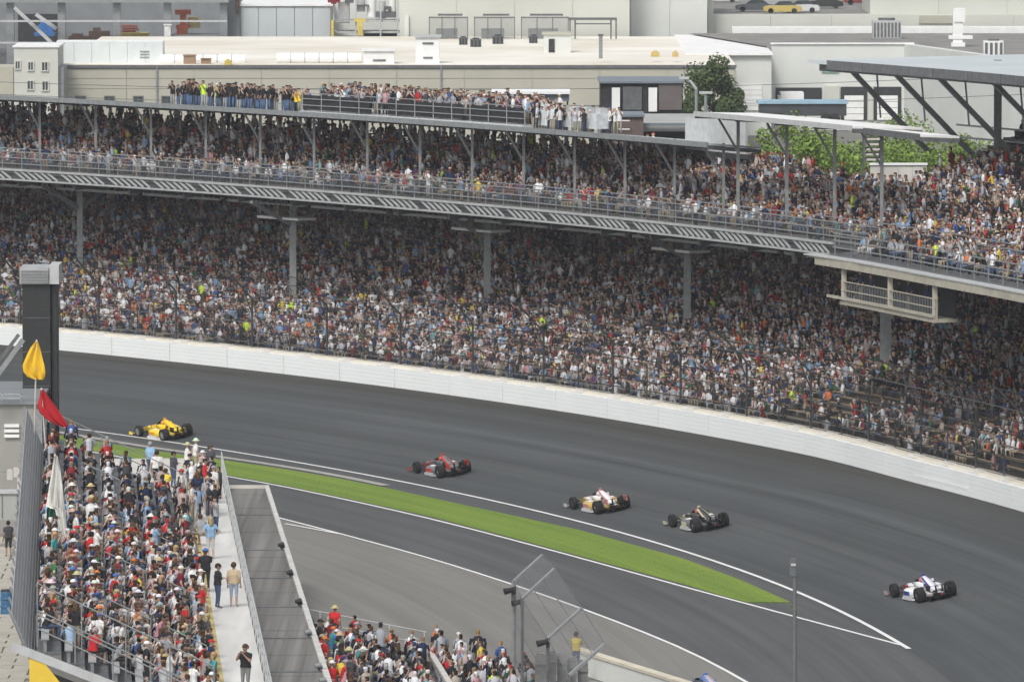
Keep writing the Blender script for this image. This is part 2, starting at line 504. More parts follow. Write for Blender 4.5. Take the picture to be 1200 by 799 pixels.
t.arc([(QW + 1.052, 2.0), (QW + 1.052, LZ - .35), (LQ - .021, LZ - .35), (LQ - .021, 2.0)], TH0, TH1, 2.0)
t.build('lower_tier', M_tier, GS)
for k in range(NLOW):
    z = low_z(k); q = LQ + k * LD + .42
    b = MB().arc([(q, z + .40), (q + .30, z + .40), (q + .30, z + .445), (q, z + .445)], TH0, TH1, 2.0)
    b.build('bench', M_bench, GS)
# rail in front of the first row
for dz in (.5, .95):
    MB().arc([(LQ - .5, LZ - .35 + dz), (LQ - .46, LZ - .35 + dz), (LQ - .46, LZ - .31 + dz), (LQ - .5, LZ - .31 + dz)], TH0, TH1, 1.5).build('handrail', M_steel, GS)
# upper deck
DQ, DZ = 20.0, 13.35
UQ, UZ, UM, UD = 21.3, 13.3, .38, .68
NUP = 11; NUPR = 19; TH_SPLIT = 25.2; TH_LOW = 27.7; NLOWR = 9
t = MB()
for k in range(NUPR):
    z = UZ + UM * UD * k; q = UQ + k * UD
    for a, b in (((TH0, TH1),) if k < NLOWR else ((TH0, TH_SPLIT), (TH_LOW, TH1)) if k < NUP else ((TH0, TH_SPLIT),)):
        t.arc([(q - .02, z - .45), (q - .02, z), (q + UD - .02, z), (q + UD - .02, z - .45)], a, b, 2.0)
for k in range(4):
    t.arc([(18.2 + k * .75, 12.9), (18.2 + k * .75, 13.06 + k * .06), (18.93 + k * .75, 13.06 + k * .06), (18.93 + k * .75, 12.9)], TH0, 22.6, 2.0)
t.build('upper_tier', M_tier, GS)
for k in range(NUPR):
    z = UZ + UM * UD * k; q = UQ + k * UD + .40
    for a, b in (((TH0, TH1),) if k < NLOWR else ((TH0, TH_SPLIT), (TH_LOW, TH1)) if k < NUP else ((TH0, TH_SPLIT),)):
        MB().arc([(q, z + .40), (q + .30, z + .40), (q + .30, z + .445), (q, z + .445)], a, b, 2.0).build('bench', M_steel_d, GS)
MB().arc([(DQ, DZ - .30), (DQ, DZ - .08), (UQ - .03, DZ - .08), (UQ - .03, DZ - .30)], TH0, TH1, 2).build('front_walkway', M_steel_d, GS)
# sloping soffit under the upper rows, dark steel
MB().arc([(DQ + .4, 12.55), (DQ + .4, 12.75), (35.9, 14.6), (35.9, 14.4)], TH0, TH1, 2).build('deck_soffit', M_steel_d, GS)
MB().arc([(44.3, 0), (44.3, 14.3), (44.6, 14.3), (44.6, 0)], TH0, TH1, 2).build('back_wall', M_steel_d, GS)
MB().arc([(29.0, 13.0), (29.0, 15.75), (29.12, 15.75), (29.12, 13.0)], TH_LOW, TH1, 2).build('upper_back_panel', M_steel_d, GS)
# fascia truss: two chords and slanting white braces before a dark backing
TT0 = 23.8
M_fasc = mat('pale_truss_paint', (.37, .385, .385), .5, .1, 2)
for z, h in ((DZ - .12, .13), (DZ - .74, .10)):
    MB().arc([(DQ - .12, z), (DQ + .05, z), (DQ + .05, z + h), (DQ - .12, z + h)], TT0, TH1, 1.5).build('truss_chord', M_fasc, GS)
MB().arc([(DQ + .06, DZ - .8), (DQ + .06, DZ), (DQ + .12, DZ), (DQ + .12, DZ - .8)], TT0 - 3, TH1, 1.5).build('fascia_backing', mat('charcoal_backing', (.055, .058, .06), .9, .2, 2), GS)
br = MB(); L_ = RAD + DQ - .04
br.beam((L_, .52, DZ - .13), (L_, -.52, DZ - .63), .05, .13)
b0 = polar_child(br, 'truss_brace', [M_fasc], GS, TT0 + .2)
k = 1
th = TT0 + .2
while th < 50:
    th += .148 if k % 6 else .30
    k += 1
    polar_dup(b0, th)
# handrails along the front of the upper deck
def rail(q, z, th0, th1, m, r=.03, name='handrail'):
    MB().arc([(q - r, z - r), (q + r, z - r), (q + r, z + r), (q - r, z + r)], th0, th1, 1.5).build(name, m, GS)
for dz in (.35, .72, 1.12): rail(DQ - .02, DZ + dz, TH0, TH1, M_steel, .032)
rail(DQ + .9, DZ + .85, TH0, TH1, M_steel_d, .03); rail(DQ + .9, DZ + 1.25, TH0, TH1, M_steel, .03)
rp = MB(); rp.beam((RAD + DQ - .02, 0, DZ - .1), (RAD + DQ - .02, 0, DZ + 1.14), .05, .05)
r0 = polar_child(rp, 'rail_post', [M_steel], GS, TH0)
for th in np.arange(TH0 + .43, 48, .43): polar_dup(r0, th)
nm = MB()
for k in range(32):
    t0, t1 = TH0 + 1.5 * k, TH0 + 1.5 * (k + 1)
    nm.quad(pol(DQ + .02, t0, DZ), pol(DQ + .02, t1, DZ), pol(DQ + .02, t1, DZ + 1.1), pol(DQ + .02, t0, DZ + 1.1))
nm.build('rail_mesh', net_mat('rail_mesh_panel', (.16, .165, .17), .22, .8), GS, normals=False)
# long pipe and cross beams hung below the deck
for k in range(14):
    a = 24.6 + k * 1.9
    MB().arc([(22.9, 11.93), (23.06, 11.93), (23.06, 12.09), (22.9, 12.09)], a, a + 1.72, 1).build('service_pipe', M_steel_l, GS)
for th in np.arange(22.5, 52, 1.24):
    MB().beam(pol(DQ + .3, th, 12.35), pol(36, th, 13.9), .18, .34).build('deck_beam', M_steel_d, GS)
# columns of the lower deck
COLS = [(43.35, 24.6, 12.35, .38, 0), (38.25, 23.3, 12.35, .42, 1), (34.3, 25.0, 12.45, .42, 1), (29.5, 24.9, 12.45, .42, 1), (24.1, 23.9, 12.5, .58, 2), (48.5, 24.4, 12.4, .4, 0), (18.5, 24.4, 12.4, .5, 0)]
for th, q, zt, w, kind in COLS:
    zb = LZ + LM * (q - LQ) - .4
    c = MB().beam(pol(q, th, zb), pol(q, th, zt), w, w)
    col = c.build('column', M_steel, GS)
    WL[col.name] = WL[GS.name]
    a = MB().beam(pol(q, th, zt - 1.7), pol(q - 3.2, th, zt - .05), .2, .22)
    a.beam(pol(q, th, zt - 1.7), pol(q + 3.6, th, zt - .1 + .5), .2, .22)
    a.build('bracket_arm', M_steel, col)
    if kind == 1:
        MB().arc([(q - .9, zt - 1.25), (q - .9, zt - 1.1), (q + .5, zt - 1.1), (q + .5, zt - 1.25)], th - .38, th + .55, .3).build('light_shelf', M_trim, col)
        g = MB()
        for dz in (.4, .85): g.arc([(q - .88, zt - 1.1 + dz), (q - .84, zt - 1.1 + dz), (q - .84, zt - 1.06 + dz), (q - .88, zt - 1.06 + dz)], th - .36, th + .53, .3)
        for t_ in np.linspace(th - .36, th + .53, 8): g.beam(pol(q - .86, t_, zt - 1.1), pol(q - .86, t_, zt - .22), .04, .04)
        g.build('shelf_rail', M_steel_d, col)
        h = MB(); h.box(pol(q - .2, th + .22, zt - .78), (.7, .6, .6), 0, R_(th)); h.build('speaker_box', M_bench, col)
# roofs -----------------------------------------------------------------
def roof(name, q0, z0, q1, z1, th0, th1, h, mt, mf):
    o = MB().arc([(q0 + .1, z0), (q1, z1), (q1, z1 - .12), (q0 + .1, z0 - .12)], th0, th1, 1.5).build(name, mt, GS)
    MB().arc([(q0, z0 - h), (q0, z0 + .04), (q0 + .098, z0 + .04), (q0 + .098, z0 - h)], th0, th1, 1.5).build('roof_fascia', mf, GS)
    n = int((th1 - th0) / .9)
    for k in range(n + 1):
        t_ = th0 + (th1 - th0) * k / n
        MB().beam(pol(q0 + .12, t_, z0 - .25), pol(q1, t_, z1 - .25), .1, .22).build('roof_rafter', M_steel_d, GS)
    return o
roof('front_roof', 20.5, 18.0, 24.0, 17.70, 27.35, TH1, .26, M_roof_b, M_steel)
MB().arc([(24.02, 17.695), (29.3, 17.25), (29.3, 17.13), (24.02, 17.575)], 29.7, TH1, 1.5).build('rear_roof', M_roof_b, GS)
roof('side_roof', 19.9, 19.75, 24.2, 19.6, 23.3, 27.45, .24, M_roof_w, M_steel_l)
roof('side_roof', 20.6, 19.62, 23.0, 19.5, 21.7, 23.27, .3, M_roof_w, M_steel_d)
M_rcol = mat('weathered_steel_post', (.21, .22, .225), .6, .15, 3)
def roof_col(th, q, z0, z1, w=.16, mt=M_rcol):
    c = MB().beam(pol(q, th, z0), pol(q, th, z1), w, w).build('roof_column', mt, GS)
    WL[c.name] = WL[GS.name]
    MB().beam(pol(q, th, z1 - 2.1), pol(q - 1.25, th, z1 - .2), .09, .11).build('brace', mt, c)
for k in range(21): roof_col(27.45 + k * 1.235, 21.85, UZ + .1, 17.95)
for th in (27.1, 25.85, 24.6, 23.35): roof_col(th, 21.9, UZ + .1, 19.62, .19)
# grey hoarding and trim behind the second roof
MB().arc([(27.0, 16.9), (27.0, 18.75), (27.15, 18.75), (27.15, 16.9)], 28.85, 30.3, 1).build('back_hoarding', M_steel_l, GS)
MB().arc([(26.9, 16.6), (26.9, 16.88), (27.2, 16.88), (27.2, 16.6)], 28.7, 30.4, 1).build('hoarding_sill', M_dark, GS)
# big cantilever roof on raking struts, right
BQ, BZ = 26.0, 22.65
MB().arc([(BQ + .1, BZ), (BQ + 21, BZ + .1), (BQ + 21, BZ - .1), (BQ + .1, BZ - .2)], 4, 27.0, 1.5).build('cantilever_roof', M_roof_b, GS)
for k in range(27):
    a = 4 + k * .9
    if a + .88 > 27.0: break
    MB().arc([(BQ, BZ - .46), (BQ, BZ + .05), (BQ + .098, BZ + .05), (BQ + .098, BZ - .46)], a, a + .885, 1).build('roof_fascia', M_steel_d, GS)
MB().arc([(BQ + .6, BZ - .62), (BQ + .6, BZ - .22), (BQ + .9, BZ - .22), (BQ + .9, BZ - .62)], 4, 26.9, 1.5).build('roof_beam', M_steel_d, GS)
for th in (26.3, 25.2, 24.1, 22.7, 21.5, 20.3, 19.1, 17.9, 16.7):
    s_ = MB().beam(pol(BQ + 1.0, th, BZ - .4), pol(BQ + 6.0, th, UZ + UM * (BQ + 6 - UQ) + .2), .22, .26).build('raking_strut', M_steel, GS)
    WL[s_.name] = WL[GS.name]
    MB().beam(pol(BQ + 3.0, th, BZ - 3.2), pol(BQ + 2.7, th, BZ - .3), .10, .12).build('strut_tie', M_steel, s_)
for th in (25.5, 24.0, 22.4, 20.8, 19.0):
    MB().beam(pol(BQ + 8.4, th, 16.5), pol(BQ + 8.4, th, BZ + .1), .42, .42).build('rear_column', M_steel, GS)
# cream beam and spotters' booth hung under the deck, right
MB().arc([(16.5, 12.55), (16.5, 12.98), (17.1, 12.98), (17.1, 12.55)], TH0, 22.7, 1.5).build('front_beam', M_cream, GS)
MB().arc([(16.45, 12.985), (16.45, 13.05), (17.2, 13.05), (17.2, 12.985)], TH0, 23.0, 1.5).build('beam_flange', M_steel_l, GS)
MB().arc([(17.2, 12.85), (17.2, 13.02), (19.9, 13.2), (19.9, 13.0)], TH0, 22.8, 1.5).build('deck_slab', M_steel_d, GS)
for dz in (.4, .78, 1.15): rail(17.6, 13.05 + dz, TH0, 22.7, M_steel, .03)
r1 = MB(); r1.beam((RAD + 17.6, 0, 13.0), (RAD + 17.6, 0, 14.22), .05, .05)
r1 = polar_child(r1, 'rail_post', [M_steel], GS, TH0)
for th in np.arange(TH0 + .45, 22.75, .45): polar_dup(r1, th)
BT0, BT1 = 18.85, 22.0
booth = MB().arc([(16.6, 10.62), (16.6, 10.80), (17.9, 10.80), (17.9, 10.62)], BT0, BT1, 1).build('spotter_booth', M_cream, GS)
WL[booth.name] = WL[GS.name]
MB().arc([(16.5, 10.9), (16.5, 11.04), (16.62, 11.04), (16.62, 10.9)], BT0, BT1 + .35, 1).build('floor_beam', M_cream, booth)
for th in (BT0 + .05, (BT0 + BT1) / 2, BT1 - .05):
    MB().beam(pol(16.75, th, 10.8), pol(16.75, th, 12.55), .26, .26).build('booth_post', M_cream, booth)
MB().arc([(17.8, 10.8), (17.8, 12.6), (17.88, 12.6), (17.88, 10.8)], BT0, BT1, 1).build('booth_back', M_dark, booth)
for dz in (.55, 1.02): MB().arc([(16.66, 10.8 + dz), (16.72, 10.8 + dz), (16.72, 10.85 + dz), (16.66, 10.85 + dz)], BT0, BT1, 1).build('booth_rail', M_cream, booth)
bl = MB()
for th in np.linspace(BT0, BT1, 60): bl.beam(pol(16.69, th, 10.8), pol(16.69, th, 11.85), .02, .02)
tag(bl.build('balusters', M_steel, booth), kind='stuff')
# raised rear seating block at the far right
t = MB()
for k in range(9):
    q = 36.2 + k * .8; z = 17.2 + k * .45
    t.arc([(q, z - .5), (q, z), (q + .8, z), (q + .8, z - .5)], TH0, 26.6, 2)
t.build('rear_tier', M_dark, GS)
for z in (18.1, 18.8): rail(35.6, z, TH0, 26.9, M_steel_l, .05)
MB().arc([(36.1, 13.5), (36.1, 17.4), (36.18, 17.4), (36.18, 13.5)], TH0, 26.6, 2).build('rear_tier_panel', M_steel_d, GS)
# ------------------------------------------------------------------ the far crowd: one mass of small figures
def lp_person(kind):
    """small figure facing +Y; returns verts, faces, region per face (0 skin 1 hair/hat 2 top 3 bottoms)"""
    V = []; F = []; G = []
    def ring(c, rx, ry, n, z):
        o = len(V)
        for i in range(n):
            a = 2 * math.pi * (i + .5) / n
            V.append((c[0] + rx * math.cos(a), c[1] + ry * math.sin(a), z))
        return o
    def skinr(a, b, n, g):
        for i in range(n):
            F.append((a + i, a + (i + 1) % n, b + (i + 1) % n, b + i)); G.append(g(i) if callable(g) else g)
    def seg(p, q, r0, r1, g0, mid=None):
        pts = [p] + ([mid] if mid else []) + [q]
        rs = [r0] + ([(r0 + r1) / 2] if mid else []) + [r1]
        prev = None
        for k, (c, r) in enumerate(zip(pts, rs)):
            d = Vector(pts[min(k + 1, len(pts) - 1)]) - Vector(pts[max(k - 1, 0)])
            d.normalize(); up = Vector((1, 0, 0)); s2 = d.cross(up).normalized(); s1 = s2.cross(d)
            o = len(V)
            for i in range(4):
                a = 2 * math.pi * (i + .5) / 4
                V.append(tuple(Vector(c) + s1 * (r * math.cos(a)) + s2 * (r * math.sin(a))))
            if prev is not None: skinr(prev, o, 4, g0[k - 1])
            prev = o
        F.append((prev, prev + 1, prev + 2, prev + 3)); G.append(g0[-1])
    sit = kind < 5
    lean = (.02, .14, .0, .08, -.04, .02, .03, 0)[kind]
    hz = .46 if sit else .90                     # hip height
    hy = -.05 if sit else 0
    sh = hz + .52; sy = hy + lean
    a = ring((0, hy), .19, .13, 6, hz - .07); b = ring((0, hy + lean * .3), .165, .12, 6, hz + .17)
    c = ring((0, hy + lean * .8), .20, .125, 6, hz + .40); d = ring((0, sy), .15, .08, 6, sh)
    e = ring((0, sy + .01), .06, .06, 6, sh + .07)
    skinr(a, b, 6, 2); skinr(b, c, 6, 2); skinr(c, d, 6, 2); skinr(d, e, 6, 2)
    hc = sh + .20; hx = (sy + lean * .35 + .02)
    r1 = ring((0, hx), .072, .085, 6, hc - .085); r2 = ring((0, hx), .088, .108, 6, hc + .035); r3 = ring((0, hx - .01), .065, .08, 6, hc + .105)
    skinr(e, r1, 6, 0)
    skinr(r1, r2, 6, lambda i: 0 if i in (0, 1, 2, 5) else 1); skinr(r2, r3, 6, 1)
    F.append(tuple(r3 + i for i in range(6))); G.append(1)
    if kind in (0, 3, 5):                         # peak of a cap
        o = len(V); V.extend([(-.07, hx + .08, hc + .05), (.07, hx + .08, hc + .05), (.06, hx + .19, hc + .03), (-.06, hx + .19, hc + .03)])
        F.append((o, o + 1, o + 2, o + 3)); G.append(1)
    if kind in (2,):                              # brimmed hat
        o = ring((0, hx), .16, .17, 6, hc + .035); F.append(tuple(o + i for i in range(6))); G.append(1)
    # arms
    for s in (-1, 1):
        S0 = (s * .20, sy, sh - .05)
        if kind in (0, 2): el, wr = (s * .25, sy + .06, sh - .33), (s * .13, sy + .30, sh - .36)
        elif kind == 1: el, wr = (s * .26, sy + .12, sh - .30), (s * .08, sy + .36, sh - .30)
        elif kind == 3: el, wr = (s * .24, sy + .18, sh - .22), (s * .07, sy + .24, sh + .12)
        elif kind == 4: el, wr = (s * .27, sy + .02, sh - .32), (-s * .08, sy + .20, sh - .28)
        elif kind == 5: el, wr = (s * .25, sy + .0, sh - .30), (s * .24, sy + .10, sh - .55)
        elif kind == 6: el, wr = (s * .25, sy + .14, sh - .24), (s * .06, sy + .24, sh + .10)
        else: el, wr = (s * .30, sy - .05, sh - .27), (s * .17, sy + .05, sh - .45)
        seg(S0, wr, .062, .04, [2, 0], el)
    for s in (-1, 1):
        if sit: seg((s * .10, hy, hz), (s * .12, hy + .42, .04), .09, .05, [3, 3], (s * .13, hy + .46, hz + .02))
        else: seg((s * .09, hy, hz), (s * .11, hy + .02, .03), .09, .05, [3, 3], (s * .10, hy + .03, .48))
    return np.array(V, dtype=np.float64), F, np.array(G)
PROTO = [lp_person(k) for k in range(8)]

TOPS = [((.68, .69, .71), 17), ((.46, .47, .50), 14), ((.32, .34, .37), 11), ((.42, .34, .33), 2.5), ((.026, .027, .031), 20), ((.055, .058, .065), 13), ((.020, .028, .065), 10), ((.05, .10, .27), 4),
        ((.20, .31, .47), 8), ((.38, .03, .03), 4.5), ((.18, .025, .028), 4), ((.56, .16, .05), 1.5), ((.62, .48, .08), 1.2), ((.50, .68, .06), .5), ((.04, .10, .05), 2),
        ((.12, .30, .32), 1.5), ((.46, .26, .28), 2.5), ((.28, .24, .19), 3), ((.13, .07, .16), 1), ((.40, .36, .31), 2.5)]
HAIR = [((.025, .016, .010), 34), ((.07, .04, .02), 18), ((.24, .16, .08), 8), ((.60, .60, .60), 8), ((.02, .022, .03), 14), ((.32, .035, .03), 3.5), ((.03, .05, .15), 3), ((.35, .35, .34), 5), ((.46, .38, .24), 4)]
SKIN = [(.38, .25, .19), (.44, .30, .23), (.32, .20, .145), (.48, .34, .27), (.15, .075, .045)]
PANTS = [((.055, .075, .13), 8), ((.10, .13, .20), 5), ((.03, .03, .035), 7), ((.33, .28, .20), 6), ((.18, .17, .15), 5), ((.45, .45, .44), 2)]
def pick(tab, n):
    w = np.array([x[1] for x in tab], float); w /= w.sum()
    idx = RNG.choice(len(tab), n, p=w)
    return np.array([x[0] for x in tab])[idx]
CROWD = []                                       # (x, y, z, heading, kind, top or None, bottom or None, hat or None)
def spectator(p, head, kind, top=None, bot=None, hat=None): CROWD.append((p[0], p[1], p[2], head, kind, top, bot, hat))
def noise2(x, y): return math.sin(x * 1.7 + 3 * math.sin(y * .9)) * .5 + math.sin(y * 2.3 + 1.3 * x) * .5

def fill_row(q, z, th0, th1, pitch=.50, occ=.95, stand=.06, thin=None):
    r = RAD + q; n = int(math.radians(th1 - th0) * r / pitch)
    for i in range(n):
        th = th0 + (th1 - th0) * (i + random.uniform(-.25, .25) + .5) / n
        o = occ if thin is None else occ * thin(th)
        if random.random() > o: continue
        st = random.random() < stand
        kd = random.choice((5, 6, 7)) if st else random.choice((0, 0, 1, 1, 2, 3, 4))
        qq = q + (.25 if st else .60) + random.uniform(-.06, .06)
        spectator(pol(qq, th, z), math.radians(th) + math.pi / 2 + random.gauss(-.25, .35), kd)
def vis(q, z, pad=2.2):
    """range of angles that the photograph covers at this height"""
    out = []
    for px in (-30, 1230):
        best = None
        for th in np.arange(4, 56, .25):
            p = pol(q, th, z) - Vector((0, 0, CAM_H)); c, s = math.cos(PITCH), math.sin(PITCH)
            x = 600 + F_PX * p.x / (p.y * c - p.z * s)
            if best is None or abs(x - px) < best[0]: best = (abs(x - px), th)
        out.append(best[1])
    return max(TH0 + .5, min(out) - pad), min(TH1 - .5, max(out) + pad)
for k in range(NLOW):
    z = low_z(k); a, b = vis(LQ + k * LD, z)
    def thin(th, k=k):
        v = 1.0
        if k < 6 and th < 24.5:                   # bare benches low down, towards the right
            m = math.sin(th * 1.9 + k * .35) + .6 * math.sin(th * 4.3 + 1.1 * k)
            v = .12 if m > .0 else .82
            if k < 2: v *= .7
        elif 10 < k < 14 and th < 21 and math.sin(th * 2.2) > .45: v = .35
        return v
    fill_row(LQ + k * LD, z, a, b, .46, .97, .05, thin)
for k in range(NUPR):
    z = UZ + UM * UD * k; a, b = vis(UQ + k * UD, z)
    if k < NLOWR: fill_row(UQ + k * UD, z, a, b, .47, .96, .08)
    elif k < NUP: fill_row(UQ + k * UD, z, a, TH_SPLIT - .1, .52, .95, .08); fill_row(UQ + k * UD, z, TH_LOW + .1, b, .52, .95, .10 if k < NUP - 1 else .3)
    else: fill_row(UQ + k * UD, z, a, min(b, TH_SPLIT - .2 - max(0, (k - 13)) * .35), .52, .94, .08)
# people at the rail of the upper deck and in the right-hand deck front
for k in range(4): fill_row(18.25 + k * .75, 13.06 + k * .06, 9, 22.5, .52, .92, .12 + .1 * (k == 0))
for th in np.arange(24, 50, .2):
    if random.random() < .3: spectator(pol(DQ + .45, th, DZ - .08), math.radians(th) + math.pi / 2, random.choice((5, 6, 7)))
for k in range(9):
    for th in np.arange(TH0 + 7, 26.4, .12):
        if random.random() < .85: spectator(pol(36.6 + k * .8, th, 17.2 + k * .45), math.radians(th) + math.pi / 2, random.choice((0, 1, 4, 5)), random.choice(((.02, .02, .024), (.04, .04, .05), (.05, .06, .09), (.12, .02, .03))))
for th in np.linspace(BT0 + .3, BT1 - .3, 9):
    if random.random() < .7: spectator(pol(17.3, th, 10.8), math.radians(th) + math.pi / 2, random.choice((5, 7)), random.choice(((.02, .02, .02), (.5, .5, .5), (.03, .04, .08))))
# lower walkway behind the fence
for th in np.arange(13, 47, .3):
    if random.random() < .42: spectator(pol(LQ - .55, th, LZ - .35), math.radians(th) + math.pi / 2 + random.gauss(0, .8), random.choice((5, 6, 7)))
# ------------------------------------------------------------------ platforms on the roof, with people
PLAT = thing('viewing_platform', 'narrow steel standing platform on top of the grandstand roof with a black draped rail', 'platform', pol(27.5, 36, 17.3))
MB().arc([(26.6, 17.3), (26.6, 17.62), (29.6, 17.62), (29.6, 17.3)], 33.95, 39.05, 1).build('platform_deck', M_steel_l, PLAT)
for dz in (.35, .75, 1.1):
    MB().arc([(26.62, 17.62 + dz), (26.68, 17.62 + dz), (26.68, 17.67 + dz), (26.62, 17.67 + dz)], 33.95, 39.05, 1).build('handrail', M_steel, PLAT)
for a, b in ((34.0, 35.3), (35.4, 37.1), (37.5, 39.0)):
    MB().arc([(26.7, 17.7), (26.7, 18.62), (26.74, 18.62), (26.74, 17.7)], a, b, .5).build('black_drape', mat('black_cloth', (.02, .02, .022), .95, .3, 3), PLAT)
for th in np.arange(33.95, 39.1, .42): MB().beam(pol(26.65, th, 17.6), pol(26.65, th, 18.74), .06, .06).build('rail_post', M_steel, PLAT)
BLK, JEAN = (.018, .018, .022), (.09, .14, .24)
def upper_px(px):                                # px of the photo -> angle on the roof's back
    th = 30
    best = min(((abs(600 + F_PX * (lambda p: p.x / (p.y * math.cos(PITCH) - p.z * math.sin(PITCH)))(pol(28, t_, 17.5) - Vector((0, 0, CAM_H))) - px), t_) for t_ in np.arange(24, 52, .02)))
    return best[1]
for px in np.arange(206, 346, 1.9):
    th = upper_px(px + random.uniform(-1, 1))
    if 232 < px < 246: continue
    spectator(pol(28 + random.uniform(-.5, .8), th, 17.38), math.radians(th) + math.pi / 2 + random.gauss(0, .3), random.choice((5, 6, 7)), BLK, JEAN if random.random() < .75 else (.3, .3, .3), (.02, .018, .016))
for px, top, bot in ((240, (.50, .78, .04), (.35, .35, .36)), (257, (.50, .78, .04), (.03, .03, .04)), (349, (.75, .52, .05), (.03, .03, .03)), (353, (.75, .52, .05), (.3, .28, .22)), (363, (.06, .08, .30), (.25, .25, .24)), (360, (.03, .03, .08), (.03, .03, .04))):
    th = upper_px(px); spectator(pol(27.9, th, 17.38), math.radians(th) + math.pi / 2, 6, top, bot)
for px in np.arange(376, 640, 2.3):
    if 505 < px < 513: continue
    th = upper_px(px + random.uniform(-1, 1))
    spectator(pol(27.2 + random.uniform(0, 1.4), th, 17.62), math.radians(th) + math.pi / 2 + random.gauss(0, .4), random.choice((5, 6, 7)))
for px in np.arange(641, 722, 2.1):
    th = upper_px(px + random.uniform(-1, 1))
    spectator(pol(26.2 + random.uniform(0, 2.4), th, 17.35), math.radians(th) + math.pi / 2 + random.gauss(0, .9), random.choice((5, 6, 7)), random.choice(((.6, .6, .6), (.6, .6, .6), (.5, .53, .58), (.08, .1, .2), (.03, .03, .03))), random.choice(((.3, .28, .22), (.05, .06, .1))))
def px_th(px, q, z):
    return min(((abs(600 + F_PX * (lambda p: p.x / (p.y * math.cos(PITCH) - p.z * math.sin(PITCH)))(pol(q, t_, z) - Vector((0, 0, CAM_H))) - px), t_) for t_ in np.arange(10, 54, .05)))[1]
for px in np.arange(378, 638, 3.0):
    th = upper_px(px + random.uniform(-1, 1)); spectator(pol(28.6 + random.uniform(0, .9), th, 17.75), math.radians(th) + math.pi / 2 + random.gauss(0, .4), random.choice((5, 6, 7)))
# wrapped camera gear
for i, px in enumerate((651, 664, 682, 697, 712)):
    th = upper_px(px); w = (1.0, 1.4, .9, 1.2, 1.0)[i]
    b = MB(); b.box((0, 0, .75), (w, .8, .9)); b.box((.2, 0, 1.35), (w * .6, .5, .35)); b.tube((0, 0, 0), (0, 0, .4), .12)
    o = b.build('camera_case', mat('grey_wrap', (.48, .50, .51), .6, .2, 3))
    o.location = pol(27.4, th, 17.36); o.rotation_euler.z = math.radians(th)
    tag(o, ('pale wrapped camera on the roof, nearest the black draped rail', 'widest pale wrapped camera on the grandstand roof', 'small pale wrapped camera in the middle of the roof crew', 'pale wrapped camera fourth from the black draped rail on the roof', 'pale wrapped camera at the right end of the roof crew')[i], 'camera', 'wrapped cameras on the roof')

# ------------------------------------------------------------------ buildings beyond
def pxbox(mb, x0, x1, y0, y1, D, depth, m=0):
    """box whose front stands D metres off and fills these pixels of the photograph"""
    a = at_y(x0, y0, D); b = at_y(x1, y1, D)
    mb.box(((a.x + b.x) / 2, D + depth / 2, (a.z + b.z) / 2), (abs(b.x - a.x), depth, abs(a.z - b.z)), m)
    return mb
def pb(name, x0, x1, y0, y1, D, depth, m, parent): return pxbox(MB(), x0, x1, y0, y1, D, depth).build(name, m, parent)
def window(x0, x1, y0, y1, D, parent, mg=None, mf=None):
    f = MB(); a = at_y(x0, y0, D); b = at_y(x1, y1, D); w = .12
    for (xa, xb, za, zb) in ((a.x, b.x, a.z - w, a.z), (a.x, b.x, b.z, b.z + w), (a.x, a.x + w, b.z + w, a.z - w), (b.x - w, b.x, b.z + w, a.z - w)):
        f.box(((xa + xb) / 2, D - .06, (za + zb) / 2), (xb - xa, .14, zb - za))
    f.box(((a.x + b.x) / 2, D - .05, (a.z + b.z) / 2), (.07, .08, a.z - b.z - 2 * w))
    o = f.build('window', mf or M_steel_d, parent)
    WL[o.name] = WL[parent.name]
    MB().quad((a.x + w, D - .03, b.z + w), (b.x - w, D - .03, b.z + w), (b.x - w, D - .03, a.z - w), (a.x + w, D - .03, a.z - w)).build('pane', mg or M_glass, o)
    return o

# long beige warehouse
wz = at_y(400, 77, 760).z
WH = thing('warehouse', 'long low beige warehouse with a stained white flat roof behind the grandstand', 'building', (-10, 800, 0))
xl, xr = at_y(68, 80, 760).x, at_y(862, 80, 760).x
MB().box(((xl + xr) / 2, 801, wz / 2 - .01), (xr - xl, 81, wz - .02)).build('wall', M_beige, WH)
zs = [0.05, at_y(0, 117 + 8, 760).z, at_y(0, 104.5, 760).z, at_y(0, 92.5, 760).z, wz - .35]
xs_ = np.linspace(xl + .05, xr - .05, 11)
for i in range(10):
    for k in range(4):
        if k == 1: continue
        MB().box(((xs_[i] + xs_[i + 1]) / 2, 760.42, (zs[k] + zs[k + 1]) / 2), (xs_[i + 1] - xs_[i] - .05, .08, zs[k + 1] - zs[k] - .05)).build('wall_panel', M_beige, WH)
for i in range(10):
    MB().box(((xs_[i] + xs_[i + 1]) / 2, 760.42, (zs[1] + zs[2]) / 2), (xs_[i + 1] - xs_[i] - .05, .08, zs[2] - zs[1] - .05)).build('wall_panel', M_beige, WH)
MB().box(((xl + xr) / 2, 760.35, wz - .12), (xr - xl + .2, .3, .3)).build('roof_edge', M_steel_d, WH)
MB().box(((xl + xr) / 2, 801.2, wz + .05), (xr - xl, 80.5, .1)).build('roof', M_whiteroof, WH)
for x0, x1 in ((88, 101), (122, 134.5), (156, 168), (189, 202.5), (223, 235), (256, 268)): window(x0, x1, 112.5, 122, 760.36, WH)
MB().tube((at_y(184, 90, 760.2).x, 760.3, 0), (at_y(184, 90, 760.2).x, 760.3, wz), .12).build('downpipe', M_steel, WH)
MB().tube((at_y(517, 90, 760.2).x, 760.3, 0), (at_y(517, 90, 760.2).x, 760.3, wz), .12).build('downpipe', M_steel, WH)

